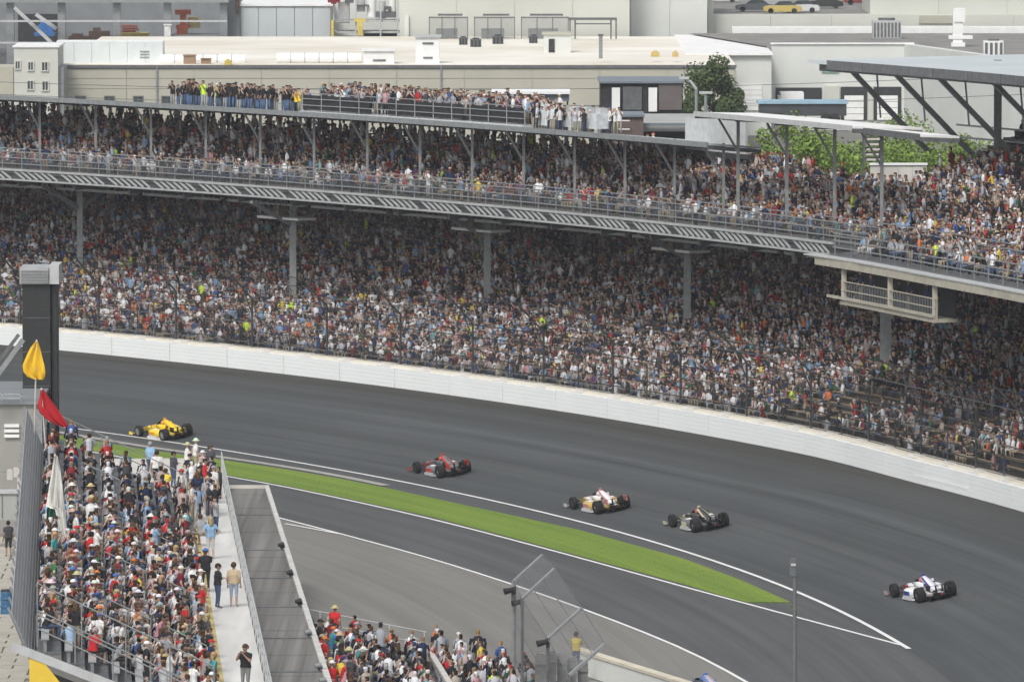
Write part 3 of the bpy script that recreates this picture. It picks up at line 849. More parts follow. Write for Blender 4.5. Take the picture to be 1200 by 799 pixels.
# office block, left
OB = thing('office_block', 'pale two storey office block with small square windows at the far left', 'building', at_y(35, 90, 752).to_2d().to_3d())
a = at_y(16, 56, 752); b = at_y(68, 130, 752)
MB().box(((a.x + b.x) / 2, 757, a.z / 2), (b.x - a.x, 9.4, a.z)).build('wall', M_beige2, OB)
MB().box(((a.x + b.x) / 2, 757, a.z + .08), (b.x - a.x + .3, 9.7, .16)).build('parapet', M_trim, OB)
a2 = at_y(-520, 79, 754); b2 = at_y(15.8, 130, 754)
MB().box(((a2.x + b2.x) / 2, 758, a2.z / 2), (b2.x - a2.x, 8, a2.z)).build('side_wing', M_beige, OB)
MB().box((at_y(71, 90, 752).x, 756, at_y(0, 79, 752).z / 2), (.5, 6, at_y(0, 79, 752).z)).build('wall_side_strip', M_steel, OB)  # grey steel strip along the right side of the office block
for x0, x1, y0, y1 in ((17, 24.5, 71, 82), (32, 40, 72, 83.5), (48, 57, 72, 84), (31, 40, 94, 106), (48.5, 57.5, 94.5, 107)): window(x0, x1, y0, y1, 752.28, OB, None, M_beige2)
# white box on the roof beside it
o = thing('site_cabin', 'long white panelled cabin on the beige warehouse roof at left', 'cabin', at_y(130, 77, 764))
xs2 = np.linspace(at_y(66, 60, 764).x, at_y(191, 60, 764).x, 7)
z0, z1 = at_y(0, 77, 764).z, at_y(0, 48.5, 764).z
MB().box(((xs2[0] + xs2[-1]) / 2, 766, (z0 + z1) / 2), (xs2[-1] - xs2[0], 3.9, z1 - z0 - .02)).build('body', M_trim, o)
M_cab = mat('pale_cabin_panel', (.60, .64, .64), .6, .06, .6)
for i in range(6): MB().box(((xs2[i] + xs2[i + 1]) / 2, 764, (z0 + z1) / 2), (xs2[i + 1] - xs2[i] - .06, .1, z1 - z0 - .1)).build('panel', M_cab, o)
for k in range(3): pb('vent', 164, 175, 60 + 3.4 * k, 61.6 + 3.4 * k, 763.9, .05, M_steel, o)

# open framed industrial hall, far left
IH = thing('industrial_hall', 'open sided grey steel hall with stored machinery at the top left', 'building', at_y(120, 60, 850).to_2d().to_3d())
pb('back_wall', -460, 268, -40, 70, 874, 1, M_grey, IH)
pb('roof_beam', -460, 268, -6, 3.5, 848, 2, M_steel, IH)
pb('upper_wall', -460, 268, -50, -6, 848.2, 2, M_grey, IH)
for x in (-420, -340, -260, -180, -100, -44, 12, 72, 137, 196, 262): pb('column', x - 4.5, x + 4.5, 3.5, 75, 849, 1.0, M_steel, IH)
pb('guard_rail', -80, 266, 24, 26.2, 847.4, .25, M_steel_l, IH)
pb('guard_rail', -80, 64, 49.5, 51.5, 847.4, .25, M_steel_l, IH)
pb('floor_slab', -460, 268, 66, 80, 850, 24, M_steel_d, IH)
pb('dark_bay', 21, 68, 17, 56, 872, 1, M_dark, IH)
pb('dark_shelf', 202, 262, 49, 63, 851, 6, M_dark, IH)
pb('shelf_deck', 200, 262, 41.5, 44.5, 849.5, 6, M_steel, IH)
for p, q in (((17, 9), (60, 50)), ((42, 17), (66, 34))):
    MB().beam(at_y(*p, 848.4), at_y(*q, 848.4), .5, .4).build('brace', M_steel_l, IH)
def stored(name, label, cat, boxes, D, col, mt=None):
    m = mt or mat(name + '_paint_%d' % len(MATS), col, .6, .15, 1.5)
    b = MB()
    for x0, x1, y0, y1, d0, dd in boxes: pxbox(b, x0, x1, y0, y1, D + d0, dd)
    return tag(b.build(name, m), label, cat)
stored('machine', 'bright blue machine in the dark bay of the grey hall', 'machine', [(44, 62, 30, 43, 0, 2.5), (47, 58, 27, 30.3, .3, 1.6), (40, 64, 39, 42.5, -.5, 3.4)], 862, (.04, .16, .42))
stored('skip', 'yellow metal skip with rusty load inside the grey hall', 'skip', [(141, 173, 40, 48, 0, 3), (140, 174, 39, 40.4, -.15, 3.3)], 856, (.55, .46, .14))
stored('scrap_pile', 'rusty red scrap stacked above the yellow skip', 'scrap', [(142, 160, 30, 33, .4, 2), (143, 162, 34, 36.4, .2, 2), (141, 158, 37, 38.8, .3, 2)], 857, (.30, .10, .07))
stored('scrap_pile', 'brown heap of scrap parts on the grey hall floor', 'scrap', [(80, 134, 43, 48, 0, 3), (104, 128, 37, 43, .4, 2), (109, 117, 33, 37, .6, 1.5), (84, 96, 40, 43, .3, 2)], 858, (.10, .06, .045))
stored('lift_machine', 'orange and cream lifting machine on the hall shelf', 'machine', [(205, 223, 12, 17.5, 0, 2), (211, 218, 17.5, 30, .5, 1), (206, 222, 30, 34, .2, 2), (207, 219, 34, 41, .2, 2)], 852, (.58, .13, .05))
stored('lift_cab', 'cream boxy cab beside the orange lifting machine', 'machine', [(219, 234, 23, 33, 0, 2), (220.5, 232, 20.5, 23, .3, 1.4)], 854, (.60, .52, .26))
stored('crate', 'white crate standing at the front edge of the hall shelf', 'crate', [(192.5, 200, 30, 52, 0, 1.4), (191.5, 201, 29, 30.2, -.1, 1.7)], 846, (.66, .66, .65))

# big pale panel wall and clutter
PW = thing('panel_building', 'tall pale blue grey panel clad plant house with coloured tarpaulins before it', 'building', at_y(335, 60, 852).to_2d().to_3d())
pb('wall', 281, 388, 7, 66, 852, 20, M_whiteb, PW)
pb('roof_edge', 279, 390, 5.5, 7.6, 851.6, 21, M_trim, PW)
M_pan = mat('pale_blue_panel', (.47, .51, .52), .6, .04, .3)
for i in range(5): pb('wall_panel', 282 + i * 21.2, 302.4 + i * 21.2, 8.5, 58, 851.8, .18, M_pan, PW)
pb('side_pier', 263, 281, 0, 62, 851, 4, M_grey, PW)
pb('rusty_post', 276, 280, -5, 16, 850.6, .3, mat('brown_rust', (.10, .06, .045), .8, .3, 3), PW)
stored('tarpaulin', 'blue tarpaulin bundle before the pale panel wall', 'tarpaulin', [(322, 334, 49, 60, 0, 2), (304, 330, 58.5, 61.5, -.4, 3), (350, 360, 48, 60, .2, 2)], 845, (.10, .22, .42))
stored('tarpaulin', 'faded red bundle between blue tarpaulins', 'tarpaulin', [(331, 343, 50, 55, 0, 2), (334, 341, 48.6, 50.2, .2, 1.4)], 844, (.42, .20, .18))
stored('container', 'white square tank beside the blue tarpaulins', 'tank', [(361, 378, 48.5, 60, 0, 2.4), (363, 376, 47.6, 48.7, .2, 2)], 844, (.76, .77, .77))
stored('sacks', 'white heap of sacks in front of the red bundle', 'sacks', [(333, 348, 55.5, 61, 0, 2), (336, 345, 54.2, 55.8, .3, 1.4)], 842, (.70, .70, .70))
# white ducts along the warehouse roof edge
for x0, x1, y0, y1, lab in ((324, 424, 62, 75, 'long white wrapped duct along the warehouse roof edge'), (188, 288, 64, 77, 'white sheeted roof duct beside the white cabin'), ):
    d = thing('roof_duct', lab, 'duct', at_y((x0 + x1) / 2, y1, 763), 'white ducts on the warehouse roof')
    p, q = at_y(x0, (y0 + y1) / 2, 764), at_y(x1, (y0 + y1) / 2, 764); r = abs(at_y(0, y0, 764).z - at_y(0, y1, 764).z) / 2
    n = 6
    for i in range(n):
        MB().tube(p.lerp(q, i / n + .004), p.lerp(q, (i + 1) / n - .004), r * (.95 if i % 2 else 1), None, 12).build('duct_section', M_trim, d)
    for i in range(1, n): MB().tube(p.lerp(q, i / n - .006), p.lerp(q, i / n + .006), r * 1.06, None, 12).build('duct_collar', M_steel_l, d)
stored('pallet', 'brown cardboard stack on white roof sheets, left of a smaller one', 'boxes', [(215, 229, 65.5, 76.6, 0, 1), (214, 230, 64.6, 65.7, -.1, 1.2)], 761.2, (.30, .20, .12))
stored('pallet', 'smaller brown cardboard box on the roof edge', 'boxes', [(235.5, 247, 69.5, 77, 0, 1), (235, 247.6, 68.7, 69.7, -.1, 1.2)], 761.2, (.28, .18, .11))
stored('hoist', 'small yellow winch at the warehouse roof edge', 'machine', [(263, 271, 71.5, 77.5, 0, .8), (265, 269, 69.5, 71.7, .1, .5), (267, 273, 77.5, 79.3, -.3, .5)], 760.6, (.55, .44, .08))

# process plant with scaffolding, middle left
PP = thing('process_plant', 'cluttered plant tower of tanks, pipes and pale scaffold platforms', 'plant', at_y(430, 70, 846).to_2d().to_3d())
pb('back_wall', 388, 470, -40, 66, 858, 2, M_whiteb, PP)
for y in (24, 37, 44): pb('platform', 390, 468, y, y + 2.2, 848, 5, M_steel_l, PP)
for x in (391, 417, 446, 466): pb('scaffold_post', x - .9, x + .9, -20, 64, 847.6, .25, M_steel_l, PP)
pb('dark_opening', 426, 465, 38.5, 48, 852, 3, M_dark, PP)
pb('lower_wall', 400, 470, 49, 66, 850, 4, M_whiteb, PP)
for x0, x1, y0, y1, mt in ((396, 410, 3, 27, M_trim), (418, 428, 0, 14, M_steel_l), (430, 441, -8, 20, M_trim), (444, 452, 2, 22, M_steel_l), (455, 464, -10, 14, M_trim)):
    p, q = at_y((x0 + x1) / 2, y1, 850), at_y((x0 + x1) / 2, y0, 850); MB().tube(p, q, abs(at_y(x1, 0, 850).x - at_y(x0, 0, 850).x) / 2, None, 12).build('tank', mt, PP)
for x0, x1, y0, y1 in ((416, 432, 6, 8), (440, 464, 14, 21), (404, 414, -4, 4), (450, 458, 8, 12)): pb('dark_pipework', x0, x1, y0, y1, 849, 2, M_steel_d, PP)
M_yel = mat('yellow_handrail', (.62, .48, .10), .6, .15, 2)
for x0, x1, y0, y1 in ((415, 428, 22, 26), (419, 425, 26, 42), (388, 391, 24, 43)): pb('yellow_ladder', x0, x1, y0, y1, 847, .6, M_yel, PP)
stored('sun_umbrella', 'red canopy corner above the pale panel wall', 'canopy', [(380, 400, -8, 0, 0, 4), (384, 398, 0, 3.5, .4, 3), (388, 394, 3.5, 5, .6, 2)], 846, (.40, .03, .04))

# tall pale hall behind the warehouse roof
TH_ = thing('tall_hall', 'huge plain pale green grey hall rising behind the white warehouse roof', 'building', at_y(650, 40, 843).to_2d().to_3d())
xs3 = [at_y(x, 0, 843).x for x in (468, 535, 603, 671, 738)]
for i in range(4): MB().box(((xs3[i] + xs3[i + 1]) / 2, 853, 11), (xs3[i + 1] - xs3[i] - .03, 20, 22)).build('wall_panel', M_beige2, TH_)
MB().box(((xs3[0] + xs3[-1]) / 2, 863.5, 10.8), (xs3[-1] - xs3[0] - .3, 40, 21.5)).build('hall_core', M_beige2, TH_)
xs4 = [at_y(x, 0, 848).x for x in (738.6, 785, 829)]
for i in range(2): MB().box(((xs4[i] + xs4[i + 1]) / 2, 858.2, 11), (xs4[i + 1] - xs4[i] - .03, 20, 21)).build('wall_panel', M_whiteb, TH_)
pb('pilaster', 474, 479, 18, 48, 842.6, .4, M_whiteb, TH_)

# plant on the white roof
def ac_unit(x0, x1, y0, y1, D, lab, cat='air conditioner', group=None, body=M_steel_l, fins=6, dark=M_steel_d):
    a_ = at_y(x0, y0, D); b_ = at_y(x1, y1, D); w, h = b_.x - a_.x, a_.z - b_.z
    t_ = thing('air_conditioner', lab, cat, ((a_.x + b_.x) / 2, D + w * .4, b_.z), group)
    MB().box(((a_.x + b_.x) / 2, D + w * .4, b_.z + h * .5), (w, w * .8, h * .96)).build('casing', body, t_)
    for i in range(fins):
        MB().box((a_.x + w * (i + .5) / fins, D - .03, b_.z + h * .48), (w / fins * .55, .07, h * .78)).build('louvre', dark, t_)
    MB().tube(((a_.x + b_.x) / 2, D + w * .4, b_.z + h * .98), ((a_.x + b_.x) / 2, D + w * .4, b_.z + h * 1.1), w * .3, None, 12).build('fan_cowl', dark, t_)
    return t_
zz = wz + .1
def Dz(px, py, z): return at_z(px, py, z).y
for i, (x0, x1, y0, y1) in enumerate(((538, 548, 44, 53), (551, 564, 46, 55.5), (577, 590, 42, 52), (620, 630, 42, 51))):
    ac_unit(x0, x1, y0, y1, Dz(x0, y1, zz), ('small dark rooftop unit, leftmost below the mesh cages', 'wider grey rooftop unit second from left on the white roof', 'dark rooftop unit right of the wider grey one', 'dark rooftop unit nearest the small roof hut')[i], group='rooftop units on the warehouse', body=M_steel_d, fins=3, dark=M_dark)
vt = thing('vent_housing', 'white boxy ventilation housing with dark slots on the warehouse roof edge', 'vent', at_y(501, 76, 763))
pb('housing', 487, 515, 44, 75, 763, 2.4, M_trim, vt); pb('lid', 485, 517, 42, 44.5, 762.8, 2.8, M_steel_l, vt)
pb('slot', 495, 508, 50, 52, 762.9, .08, M_steel_d, vt); pb('slot', 496, 507, 67, 69, 762.9, .08, M_steel_d, vt)
v2 = thing('vent_housing', 'low white vent hood lying beside the long white duct', 'vent', at_y(444, 76, 762))
pb('housing', 426, 462, 60, 76, 762, 2.4, M_trim, v2); pb('slot', 437, 452, 70, 72, 761.9, .08, M_steel_d, v2); pb('lid', 424, 464, 58, 60.5, 761.8, 2.8, M_trim, v2)
hut = thing('roof_hut', 'small pale hut with dark door on the white warehouse roof', 'hut', at_y(652, 62, Dz(652, 62, zz)))
Dh = Dz(652, 62, zz); pb('wall', 637, 669, 41, 62, Dh, 3, M_whiteb, hut); pb('roof', 635, 671, 38.5, 41.2, Dh - .2, 3.4, M_beige, hut); pb('door', 643, 650, 46, 61.8, Dh - .08, .1, M_dark, hut)
pl = thing('vent_pipe', 'slim grey vent pipe standing on the white warehouse roof', 'pipe', at_y(704, 70, 764)); pb('pipe', 701.8, 706.2, 42, 69, 765, .4, M_steel, pl); pb('pipe_cap', 700.8, 707.2, 40.5, 42.4, 764.9, .6, M_steel_d, pl)
for i, (x0, x1) in enumerate(((503, 548), (556, 603), (611, 666))):
    c = thing('mesh_cage', ('leftmost grey mesh cage on the white roof', 'middle grey mesh cage on the white roof', 'grey mesh cage nearest the steel gantry')[i], 'cage', at_y((x0 + x1) / 2, 46, 838), 'mesh cages on the warehouse roof')
    Dc = Dz(x0, 46, zz)
    for x in np.linspace(x0, x1, 4):
        pb('post', x - .5, x + .5, 20, 46, Dc, .15, M_steel_d, c); pb('post', x - .5, x + .5, 20, 46, Dc + 4, .15, M_steel_d, c)
    pb('top_rail', x0, x1, 20, 21.5, Dc, .2, M_steel_d, c); pb('top_rail', x0 + 10, x1 - 6, 17.4, 18.9, Dc + 1, 3, M_steel_d, c)
    a_, b_ = at_y(x0, 21, Dc), at_y(x1, 45, Dc)
    MB().quad((a_.x, Dc + .1, b_.z), (b_.x, Dc + .1, b_.z), (b_.x, Dc + .1, a_.z), (a_.x, Dc + .1, a_.z)).build('mesh', net_mat('cage_mesh', (.22, .23, .23), .42, .5), c, normals=False)
    pb('machine', x0 + 8, x1 - 12, 34, 45, Dc + 1.4, 1.6, M_steel, c)
g = thing('steel_gantry', 'open dark steel gantry frame on the white roof before the tall hall', 'gantry', at_y(695, 46, 838))
Dg = Dz(695, 46, zz) - 3
for x in (668, 674, 716, 722): pb('leg', x - .9, x + .9, 22, 46, Dg, .25, M_steel_d, g)
pb('top_beam', 666, 723, 21, 24, Dg - .1, .5, M_steel_d, g); pb('lower_beam', 674, 716, 27.5, 29, Dg, .2, M_steel_d, g)
for i, (x0, x1) in enumerate(((763, 773), (788, 795))):
    o = MB(); pxbox(o, x0, x1, 62, 67, 766, 1); pxbox(o, x0 + 2, x1 - 2, 60, 62.2, 766.2, .6); tag(o.build('roof_vent', mat('ochre_paint', (.50, .37, .13), .7, .2, 2)), ('small ochre roof vent, left of two near the roof edge', 'small ochre roof vent, right of two near the dark tree')[i], 'vent', 'ochre roof vents')

# white factory with loading docks, right
WF = thing('factory', 'white factory with dark loading docks and grey gravel roof behind the trees', 'building', at_y(960, 120, 800).to_2d().to_3d())
zr = at_y(960, 52, 800).z
xa, xb = at_y(904, 100, 800).x, at_y(1070, 100, 800).x
MB().box(((xa + xb) / 2, 800.5, zr / 2), (xb - xa, 1, zr)).build('front_wall', M_whiteb, WF)
e = Vector((at_y(1290, 100, 730).x, 730, 0)); s_ = Vector((xb, 800.2, 0))
dv = (e - s_); dn = Vector((-dv.y, dv.x, 0)).normalized()
w = MB(); w.add([s_, e, e + dn * -1, s_ + dn * -1] + [v + Vector((0, 0, zr)) for v in (s_, e, e + dn * -1, s_ + dn * -1)], [(0, 1, 2, 3), (4, 5, 6, 7), (0, 1, 5, 4), (1, 2, 6, 5), (2, 3, 7, 6), (3, 0, 4, 7)]).build('side_wall', M_whiteb, WF)
MB().add([(xa + .1, 801.05, zr - .4), (xb, 801.05, zr - .4), (e.x + 1, 732, zr - .4), (e.x + 40, 845, zr - .4), (xa - 8, 845, zr - .4)], [(0, 1, 2, 3, 4)]).build('roof', M_greyroof, WF)
MB().box(((xa + xb) / 2, 800.4, zr + .06), (xb - xa + .2, 1.2, .14)).build('coping', M_trim, WF)
for i, (x0, x1, y0, y1) in enumerate(((909, 963, 103, 122), (985.5, 1016, 102, 141), (1024, 1056, 102, 141))):
    fr = pb('dock', x0, x1, y0, y1, 799.85, .13, M_dark, WF); WL[fr.name] = WL[WF.name]
    if i:
        a_, b_ = at_y(x0 + 4, 112, 799.7), at_y(x1 - 4, 141, 799.7)
        for k in range(4): MB().box(((a_.x + b_.x) / 2, 799.78, b_.z + (a_.z - b_.z) * (k + .5) / 4), (b_.x - a_.x, .1, (a_.z - b_.z) / 4 - .05)).build('door_panel', M_trim, fr)
for x0, x1 in ((966, 984), (1017, 1023.5)): pb('dock_pier', x0, x1, 101, 141, 799.7, .3, M_beige2, WF)
pb('sign', 1023 - 60, 1023 - 40, 82, 85.5, 799.85, .1, mat('dull_green_sign', (.20, .34, .27), .6, .1, 1), WF)
tr = thing('box_truck', 'white box truck backed up to the wide loading dock', 'truck', at_y(930, 125, 792)); pb('box', 915, 942, 109, 122, 792, 4, M_trim, tr); pb('cab', 912, 916, 113, 122, 792.4, 3, M_trim, tr)
for x in (919, 937): MB().tube((at_y(x, 122.4, 791.9).x, 791.9, at_y(x, 123, 792).z), (at_y(x, 122.4, 792).x, 792.5, at_y(x, 123, 792).z), .42).build('wheel', M_black, tr)
LB = thing('storage_block', 'lower white block with bright flat roof left of the loading docks', 'building', at_y(860, 120, 788).to_2d().to_3d())
zl = at_y(860, 65, 788).z; xa2, xb2 = at_y(805, 100, 788).x, at_y(904, 100, 788).x
MB().box(((xa2 + xb2) / 2, 789, zl / 2), (xb2 - xa2, 2, zl)).build('wall', M_whiteb, LB)
MB().box(((xa2 + xb2) / 2, 816, zl + .1), (xb2 - xa2 + .3, 57, .2)).build('roof', M_roof_w, LB)
MB().box((xa2 + .2, 818, zl / 2), (.4, 54, zl - .1)).build('side_wall', M_whiteb, LB)
for k in range(5): pb('door_panel', 866, 893, 100 + k * 6, 105.6 + k * 6, 787.85, .12, M_trim, LB)
zg = zr - .4
ac_unit(1023, 1056, 24, 46, Dz(1040, 46, zg), 'large grey finned chiller on the gravel roof', body=M_steel_l, fins=8)
ac_unit(1153, 1176, 48, 66, Dz(1165, 66, zg) if Dz(1165, 66, zg) > 745 else 760, 'grey cooler with white ends at the right of the roof', body=M_trim, fins=4)
vs_ = thing('vent_stack', 'white stepped vent stack on the gravel roof at right', 'vent', at_y(1122, 55, Dz(1122, 55, zg)))
Dv = Dz(1122, 55, zg); pb('stack', 1117, 1128, 12, 52, Dv, 1, M_trim, vs_); pb('cross_duct', 1112, 1140, 42, 46, Dv - .1, 1.2, M_trim, vs_); pb('hood', 1118.5, 1131, 10, 26, Dv - .15, 1.3, M_trim, vs_); pb('foot', 1115, 1131, 50, 55, Dv - .2, 1.5, M_trim, vs_)
# cream blocks and rooftop car park behind
UB = thing('parapet_building', 'long cream building with a white parapet band at the top right', 'building', at_y(1040, 40, 848).to_2d().to_3d())
pb('parapet_band', 858, 1330, 32, 43, 846, 3, M_trim, UB)
xx = np.linspace(832, 1330, 8)
for i in range(7): pb('wall_panel', xx[i] + .2, xx[i + 1] - .2, 17.5, 60, 852, 3, M_beige2, UB)
for i, (x0, x1) in enumerate(((1020, 1100), (1100.5, 1180), (1180.5, 1330))): pb('upper_wall', x0, x1, -30, 17.3, 853, 20, M_beige2, UB)
pb('window_band', 1077, 1117, 18.6, 28, 851.85, .2, M_beige, UB)
zp = at_y(900, 18, 852).z
MB().box(((at_y(835, 0, 852).x + at_y(1020, 0, 852).x) / 2, 853 + 85, zp - .2), (at_y(1020, 0, 852).x - at_y(835, 0, 852).x, 165, .3)).build('parking_deck', M_greyroof, UB)
MB().box((at_y(831, 0, 852).x, 940, zp / 2 + .4), (1.0, 176, zp + .8)).build('deck_side_wall', M_beige2, UB)
pb('side_wall', 829.5, 836, -40, 60, 851, 1, M_beige2, UB)
def parked_car(px, py, col, lab):
    p = at_z(px, py, zp - .04); t_ = thing('parked_car', lab, 'car', p, 'cars on the rooftop car park'); m = mat('car_paint_%d' % len(MATS), col, .3, .05, 2, spec=.5)
    L2, W2 = 4.5, 1.8
    def sec(x, hw, z0, z1): return [Vector((p.x + x, p.y - hw, p.z + z0)), Vector((p.x + x, p.y + hw, p.z + z0)), Vector((p.x + x, p.y + hw, p.z + z1)), Vector((p.x + x, p.y - hw, p.z + z1))]
    MB().loft([sec(-2.25, .8, .35, .7), sec(-2.0, .9, .25, .85), sec(-.9, .9, .22, .95), sec(1.2, .9, .22, .98), sec(2.1, .88, .25, .85), sec(2.25, .8, .35, .65)]).build('body', m, t_)
    MB().loft([sec(-1.0, .8, .95, .97), sec(-.4, .68, .95, 1.42), sec(.9, .68, .95, 1.45), sec(1.6, .8, .95, .97)]).build('cabin_glass', M_glass, t_)
    for x in (-1.4, 1.35):
        for y in (-.8, .8): MB().tube((p.x + x, p.y + y - .1, p.z + .32), (p.x + x, p.y + y + .1, p.z + .32), .32, None, 10).build('wheel', M_black, t_)
for px, py, c, l in ((845, 3, (.55, .56, .57), 'silver car nearest the edge of the rooftop car park'), (884, 14, (.08, .09, .1), 'dark grey car on the rooftop car park beside the silver van'), (905, 7, (.36, .37, .38), 'mid grey car behind the rooftop parking row'),
                     (917, 16, (.50, .40, .12), 'yellow and grey car at the front of the rooftop car park'), (938, 15, (.60, .62, .62), 'white car right of the yellow one on the roof'), (966, 10, (.03, .03, .03), 'black car at the right end of the rooftop car park'), (1010, 6, (.2, .05, .05), 'dark red car by the cream wall on the roof')):
    parked_car(px, py, c, l)

# things between the stand and the buildings
BX = thing('hospitality_unit', 'black flat topped hospitality unit with two white banners behind the stand', 'building', at_y(750, 130, 520).to_2d().to_3d())
pb('body', 704, 800, 97.5, 200, 520, 8, M_dark, BX); pb('roof_edge', 702, 802, 95.6, 98, 519.7, 8.8, mat('slate_blue_trim', (.16, .19, .22), .5, .1, 1), BX)
pb('side_panel', 772, 799, 99, 129, 519.85, .2, mat('brown_grey_board', (.13, .115, .11), .8, .1, 1), BX); pb('glass_front', 730, 752, 102, 129, 519.85, .2, M_steel_d, BX)
for x0, x1 in ((717, 726.5), (760, 770)): pb('banner', x0, x1, 103, 131, 519.6, .12, M_trim, BX)
LR = thing('service_building', 'low building with pale flat roof and dark green front behind the stand', 'building', at_y(765, 160, 488).to_2d().to_3d())
a_ = at_y(752, 146, 488); b_ = at_y(822, 146, 488)
MB().box(((a_.x + b_.x) / 2, 495, a_.z - .2), (b_.x - a_.x + 3, 15, .5)).build('roof', mat('dull_pale_roof', (.34, .35, .34), .8, .08, .5), LR)
MB().box(((a_.x + b_.x) / 2, 495.2, (a_.z - .5) / 2), (b_.x - a_.x + 1, 13, a_.z - .5)).build('wall', mat('dark_green_board', (.018, .035, .03), .7, .2, 1), LR)
pb('roof_edge', 753, 822, 144.5, 147.5, 486.9, .3, mat('slate_blue_trim', (.16, .19, .22)), LR)
BT = thing('brick_hut', 'brown brick stair tower with white handrails behind the stand', 'building', at_y(732, 165, 482).to_2d().to_3d())
pb('wall', 716, 754, 137, 260, 482, 5, mat('brown_brick', (.13, .10, .09), .9, .12, 1.5), BT); pb('coping', 714.5, 755.5, 134.8, 137.3, 481.8, 5.4, mat('slate_blue_trim', (.16, .19, .22)), BT)
for y in (141, 151): pb('handrail', 720, 738, y, y + 1.2, 481.4, .1, M_trim, BT)
CN = thing('canopy', 'low white topped canopy on dark posts behind the roof platform', 'canopy', at_y(620, 120, 472))
pb('canopy_top', 576, 668, 107.6, 110.6, 470, 4, M_trim, CN); pb('canopy_edge', 577, 667, 110.6, 119, 470.3, 3.4, mat('slate_blue_trim', (.16, .19, .22)), CN)
for x in (579, 610, 640, 665): pb('post', x - 1, x + 1, 119, 200, 471, .2, M_steel_d, CN)
BB = thing('trailer', 'long dark trailer with pale blue roof edge in front of the docks', 'trailer', at_y(940, 140, 640).to_2d().to_3d())
pb('body', 890, 992, 122, 136, 640, 3, mat('dark_trailer_side', (.05, .055, .06), .5, .15, 1), BB); pb('roof_edge', 888, 994, 118.6, 122, 639.8, 3.4, mat('pale_blue_trim', (.28, .42, .52), .5, .1, 1), BB)
for x in (905, 915, 968, 978): MB().tube((at_y(x, 138, 640).x, 639.9, at_y(x, 139, 640).z), (at_y(x, 138, 640).x, 640.4, at_y(x, 139, 640).z), .5).build('wheel', M_black, BB)
ST = thing('stair_tower', 'narrow dark stair tower with pale treads among the bright bushes', 'stairs', at_y(1023, 190, 470).to_2d().to_3d())
for k in range(6): pb('tread', 1014 + (k % 2), 1030 + (k % 2), 156 + k * 6, 158.4 + k * 6, 470, 1.6, M_pale, ST)
for x in (1013, 1032): pb('stringer', x - .8, x + .8, 150, 250, 469.8, 1.9, M_steel_d, ST)
WP = thing('low_parapet', 'low white parapet wall behind the top row at right', 'wall', at_y(1052, 198, 455).to_2d().to_3d())
for i in range(4): pb('wall_section', 1020 + i * 16.5, 1036 + i * 16.5, 193.5, 260, 462, .4, M_pale, WP)
pb('coping', 1019, 1087, 191.6, 193.7, 461.9, .6, M_trim, WP)
# street lamps
for i, (px, ty, by, lab) in enumerate(((816, 95, 200, 'curved grey street lamp beside the dark tree'), (827, 103, 200, 'shorter straight grey lamp post beside the curved one'))):
    D = 505; L0 = thing('street_lamp', lab, 'street lamp', at_y(px, by, D).to_2d().to_3d(), 'grey lamps by the dark tree')
    b_ = at_y(px, ty + 10, D); MB().tube((b_.x, D, 0), (b_.x, D, b_.z), .14, .11).build('pole', M_steel, L0)
    if i == 0: MB().tube((b_.x, D, b_.z), (b_.x - .35, D, b_.z + .5), .1).tube((b_.x - .35, D, b_.z + .5), (b_.x - .8, D, b_.z + .75), .09).build('arm', M_steel_l, L0); MB().box((b_.x - .85, D, b_.z + .78), (.7, .35, .16)).build('lamp_head', M_steel_l, L0)
    else: MB().tube((b_.x, D, b_.z), (b_.x, D, b_.z + .2), .1).build('arm', M_steel, L0); MB().box((b_.x, D, b_.z + .25), (.9, .35, .16)).build('lamp_head', M_steel_l, L0)

# ------------------------------------------------------------------ trees
def tree(name, label, cx, cy, h, rx, rz_, n, c1, c2, group, leaf=.34, seed=0, trunk=.2, flat=1.0):
    rg = random.Random(seed)
    T = thing(name, label, 'tree', (cx, cy, 0), group)
    tk = MB(); zc = h - rz_
    tk.tube((cx, cy, 0), (cx + .1, cy, zc * .8), trunk, trunk * .7, 8)
    for k in range(6):
        a = k * 1.05 + rg.random(); tk.tube((cx + .05, cy, zc * (.55 + .05 * k)), (cx + math.cos(a) * rx * .6, cy + math.sin(a) * rx * .6, zc + rg.uniform(-.2, .5) * rz_), trunk * .4, trunk * .12, 6)
    tk.build('trunk', mat('bark', (.09, .07, .05), .9, .25, 3), T)
    cr = MB(); clumps = []
    for k in range(40):
        u, v = rg.uniform(0, 6.283), rg.uniform(-.85, 1)
        r = rg.uniform(.35, .92); s = math.sqrt(max(0, 1 - v * v))
        clumps.append((cx + math.cos(u) * s * r * rx, cy + math.sin(u) * s * r * rx, zc + v * r * rz_, rg.uniform(.28, .5) * rx * .75))
    for _ in range(n):
        x0, y0, z0, rr = rg.choice(clumps)
        d = Vector((rg.gauss(0, 1), rg.gauss(0, 1), rg.gauss(0, 1) * flat)).normalized() * rr * rg.uniform(.55, 1.05)
        p = Vector((x0, y0, z0)) + d
        if p.z < .3: continue
        nrm = (d.normalized() + Vector((rg.gauss(0, .6), rg.gauss(0, .6), rg.gauss(.3, .6)))).normalized()
        t1 = nrm.orthogonal().normalized(); t2 = nrm.cross(t1); s = leaf * rg.uniform(.55, 1.2); a = rg.uniform(0, 6.28)
        u_ = (t1 * math.cos(a) + t2 * math.sin(a)) * s; w_ = (t2 * math.cos(a) - t1 * math.sin(a)) * s * .6
        cr.add([p - u_, p - w_, p + u_, p + w_], [(0, 1, 2, 3)], rg.choice((0, 0, 1)))
    cr.build('crown', [mat(name + '_leaf_a', c1, .8, .25, .5), mat(name + '_leaf_b', c2, .8, .25, .5)], T, normals=False)
p = at_y(832, 130, 560)
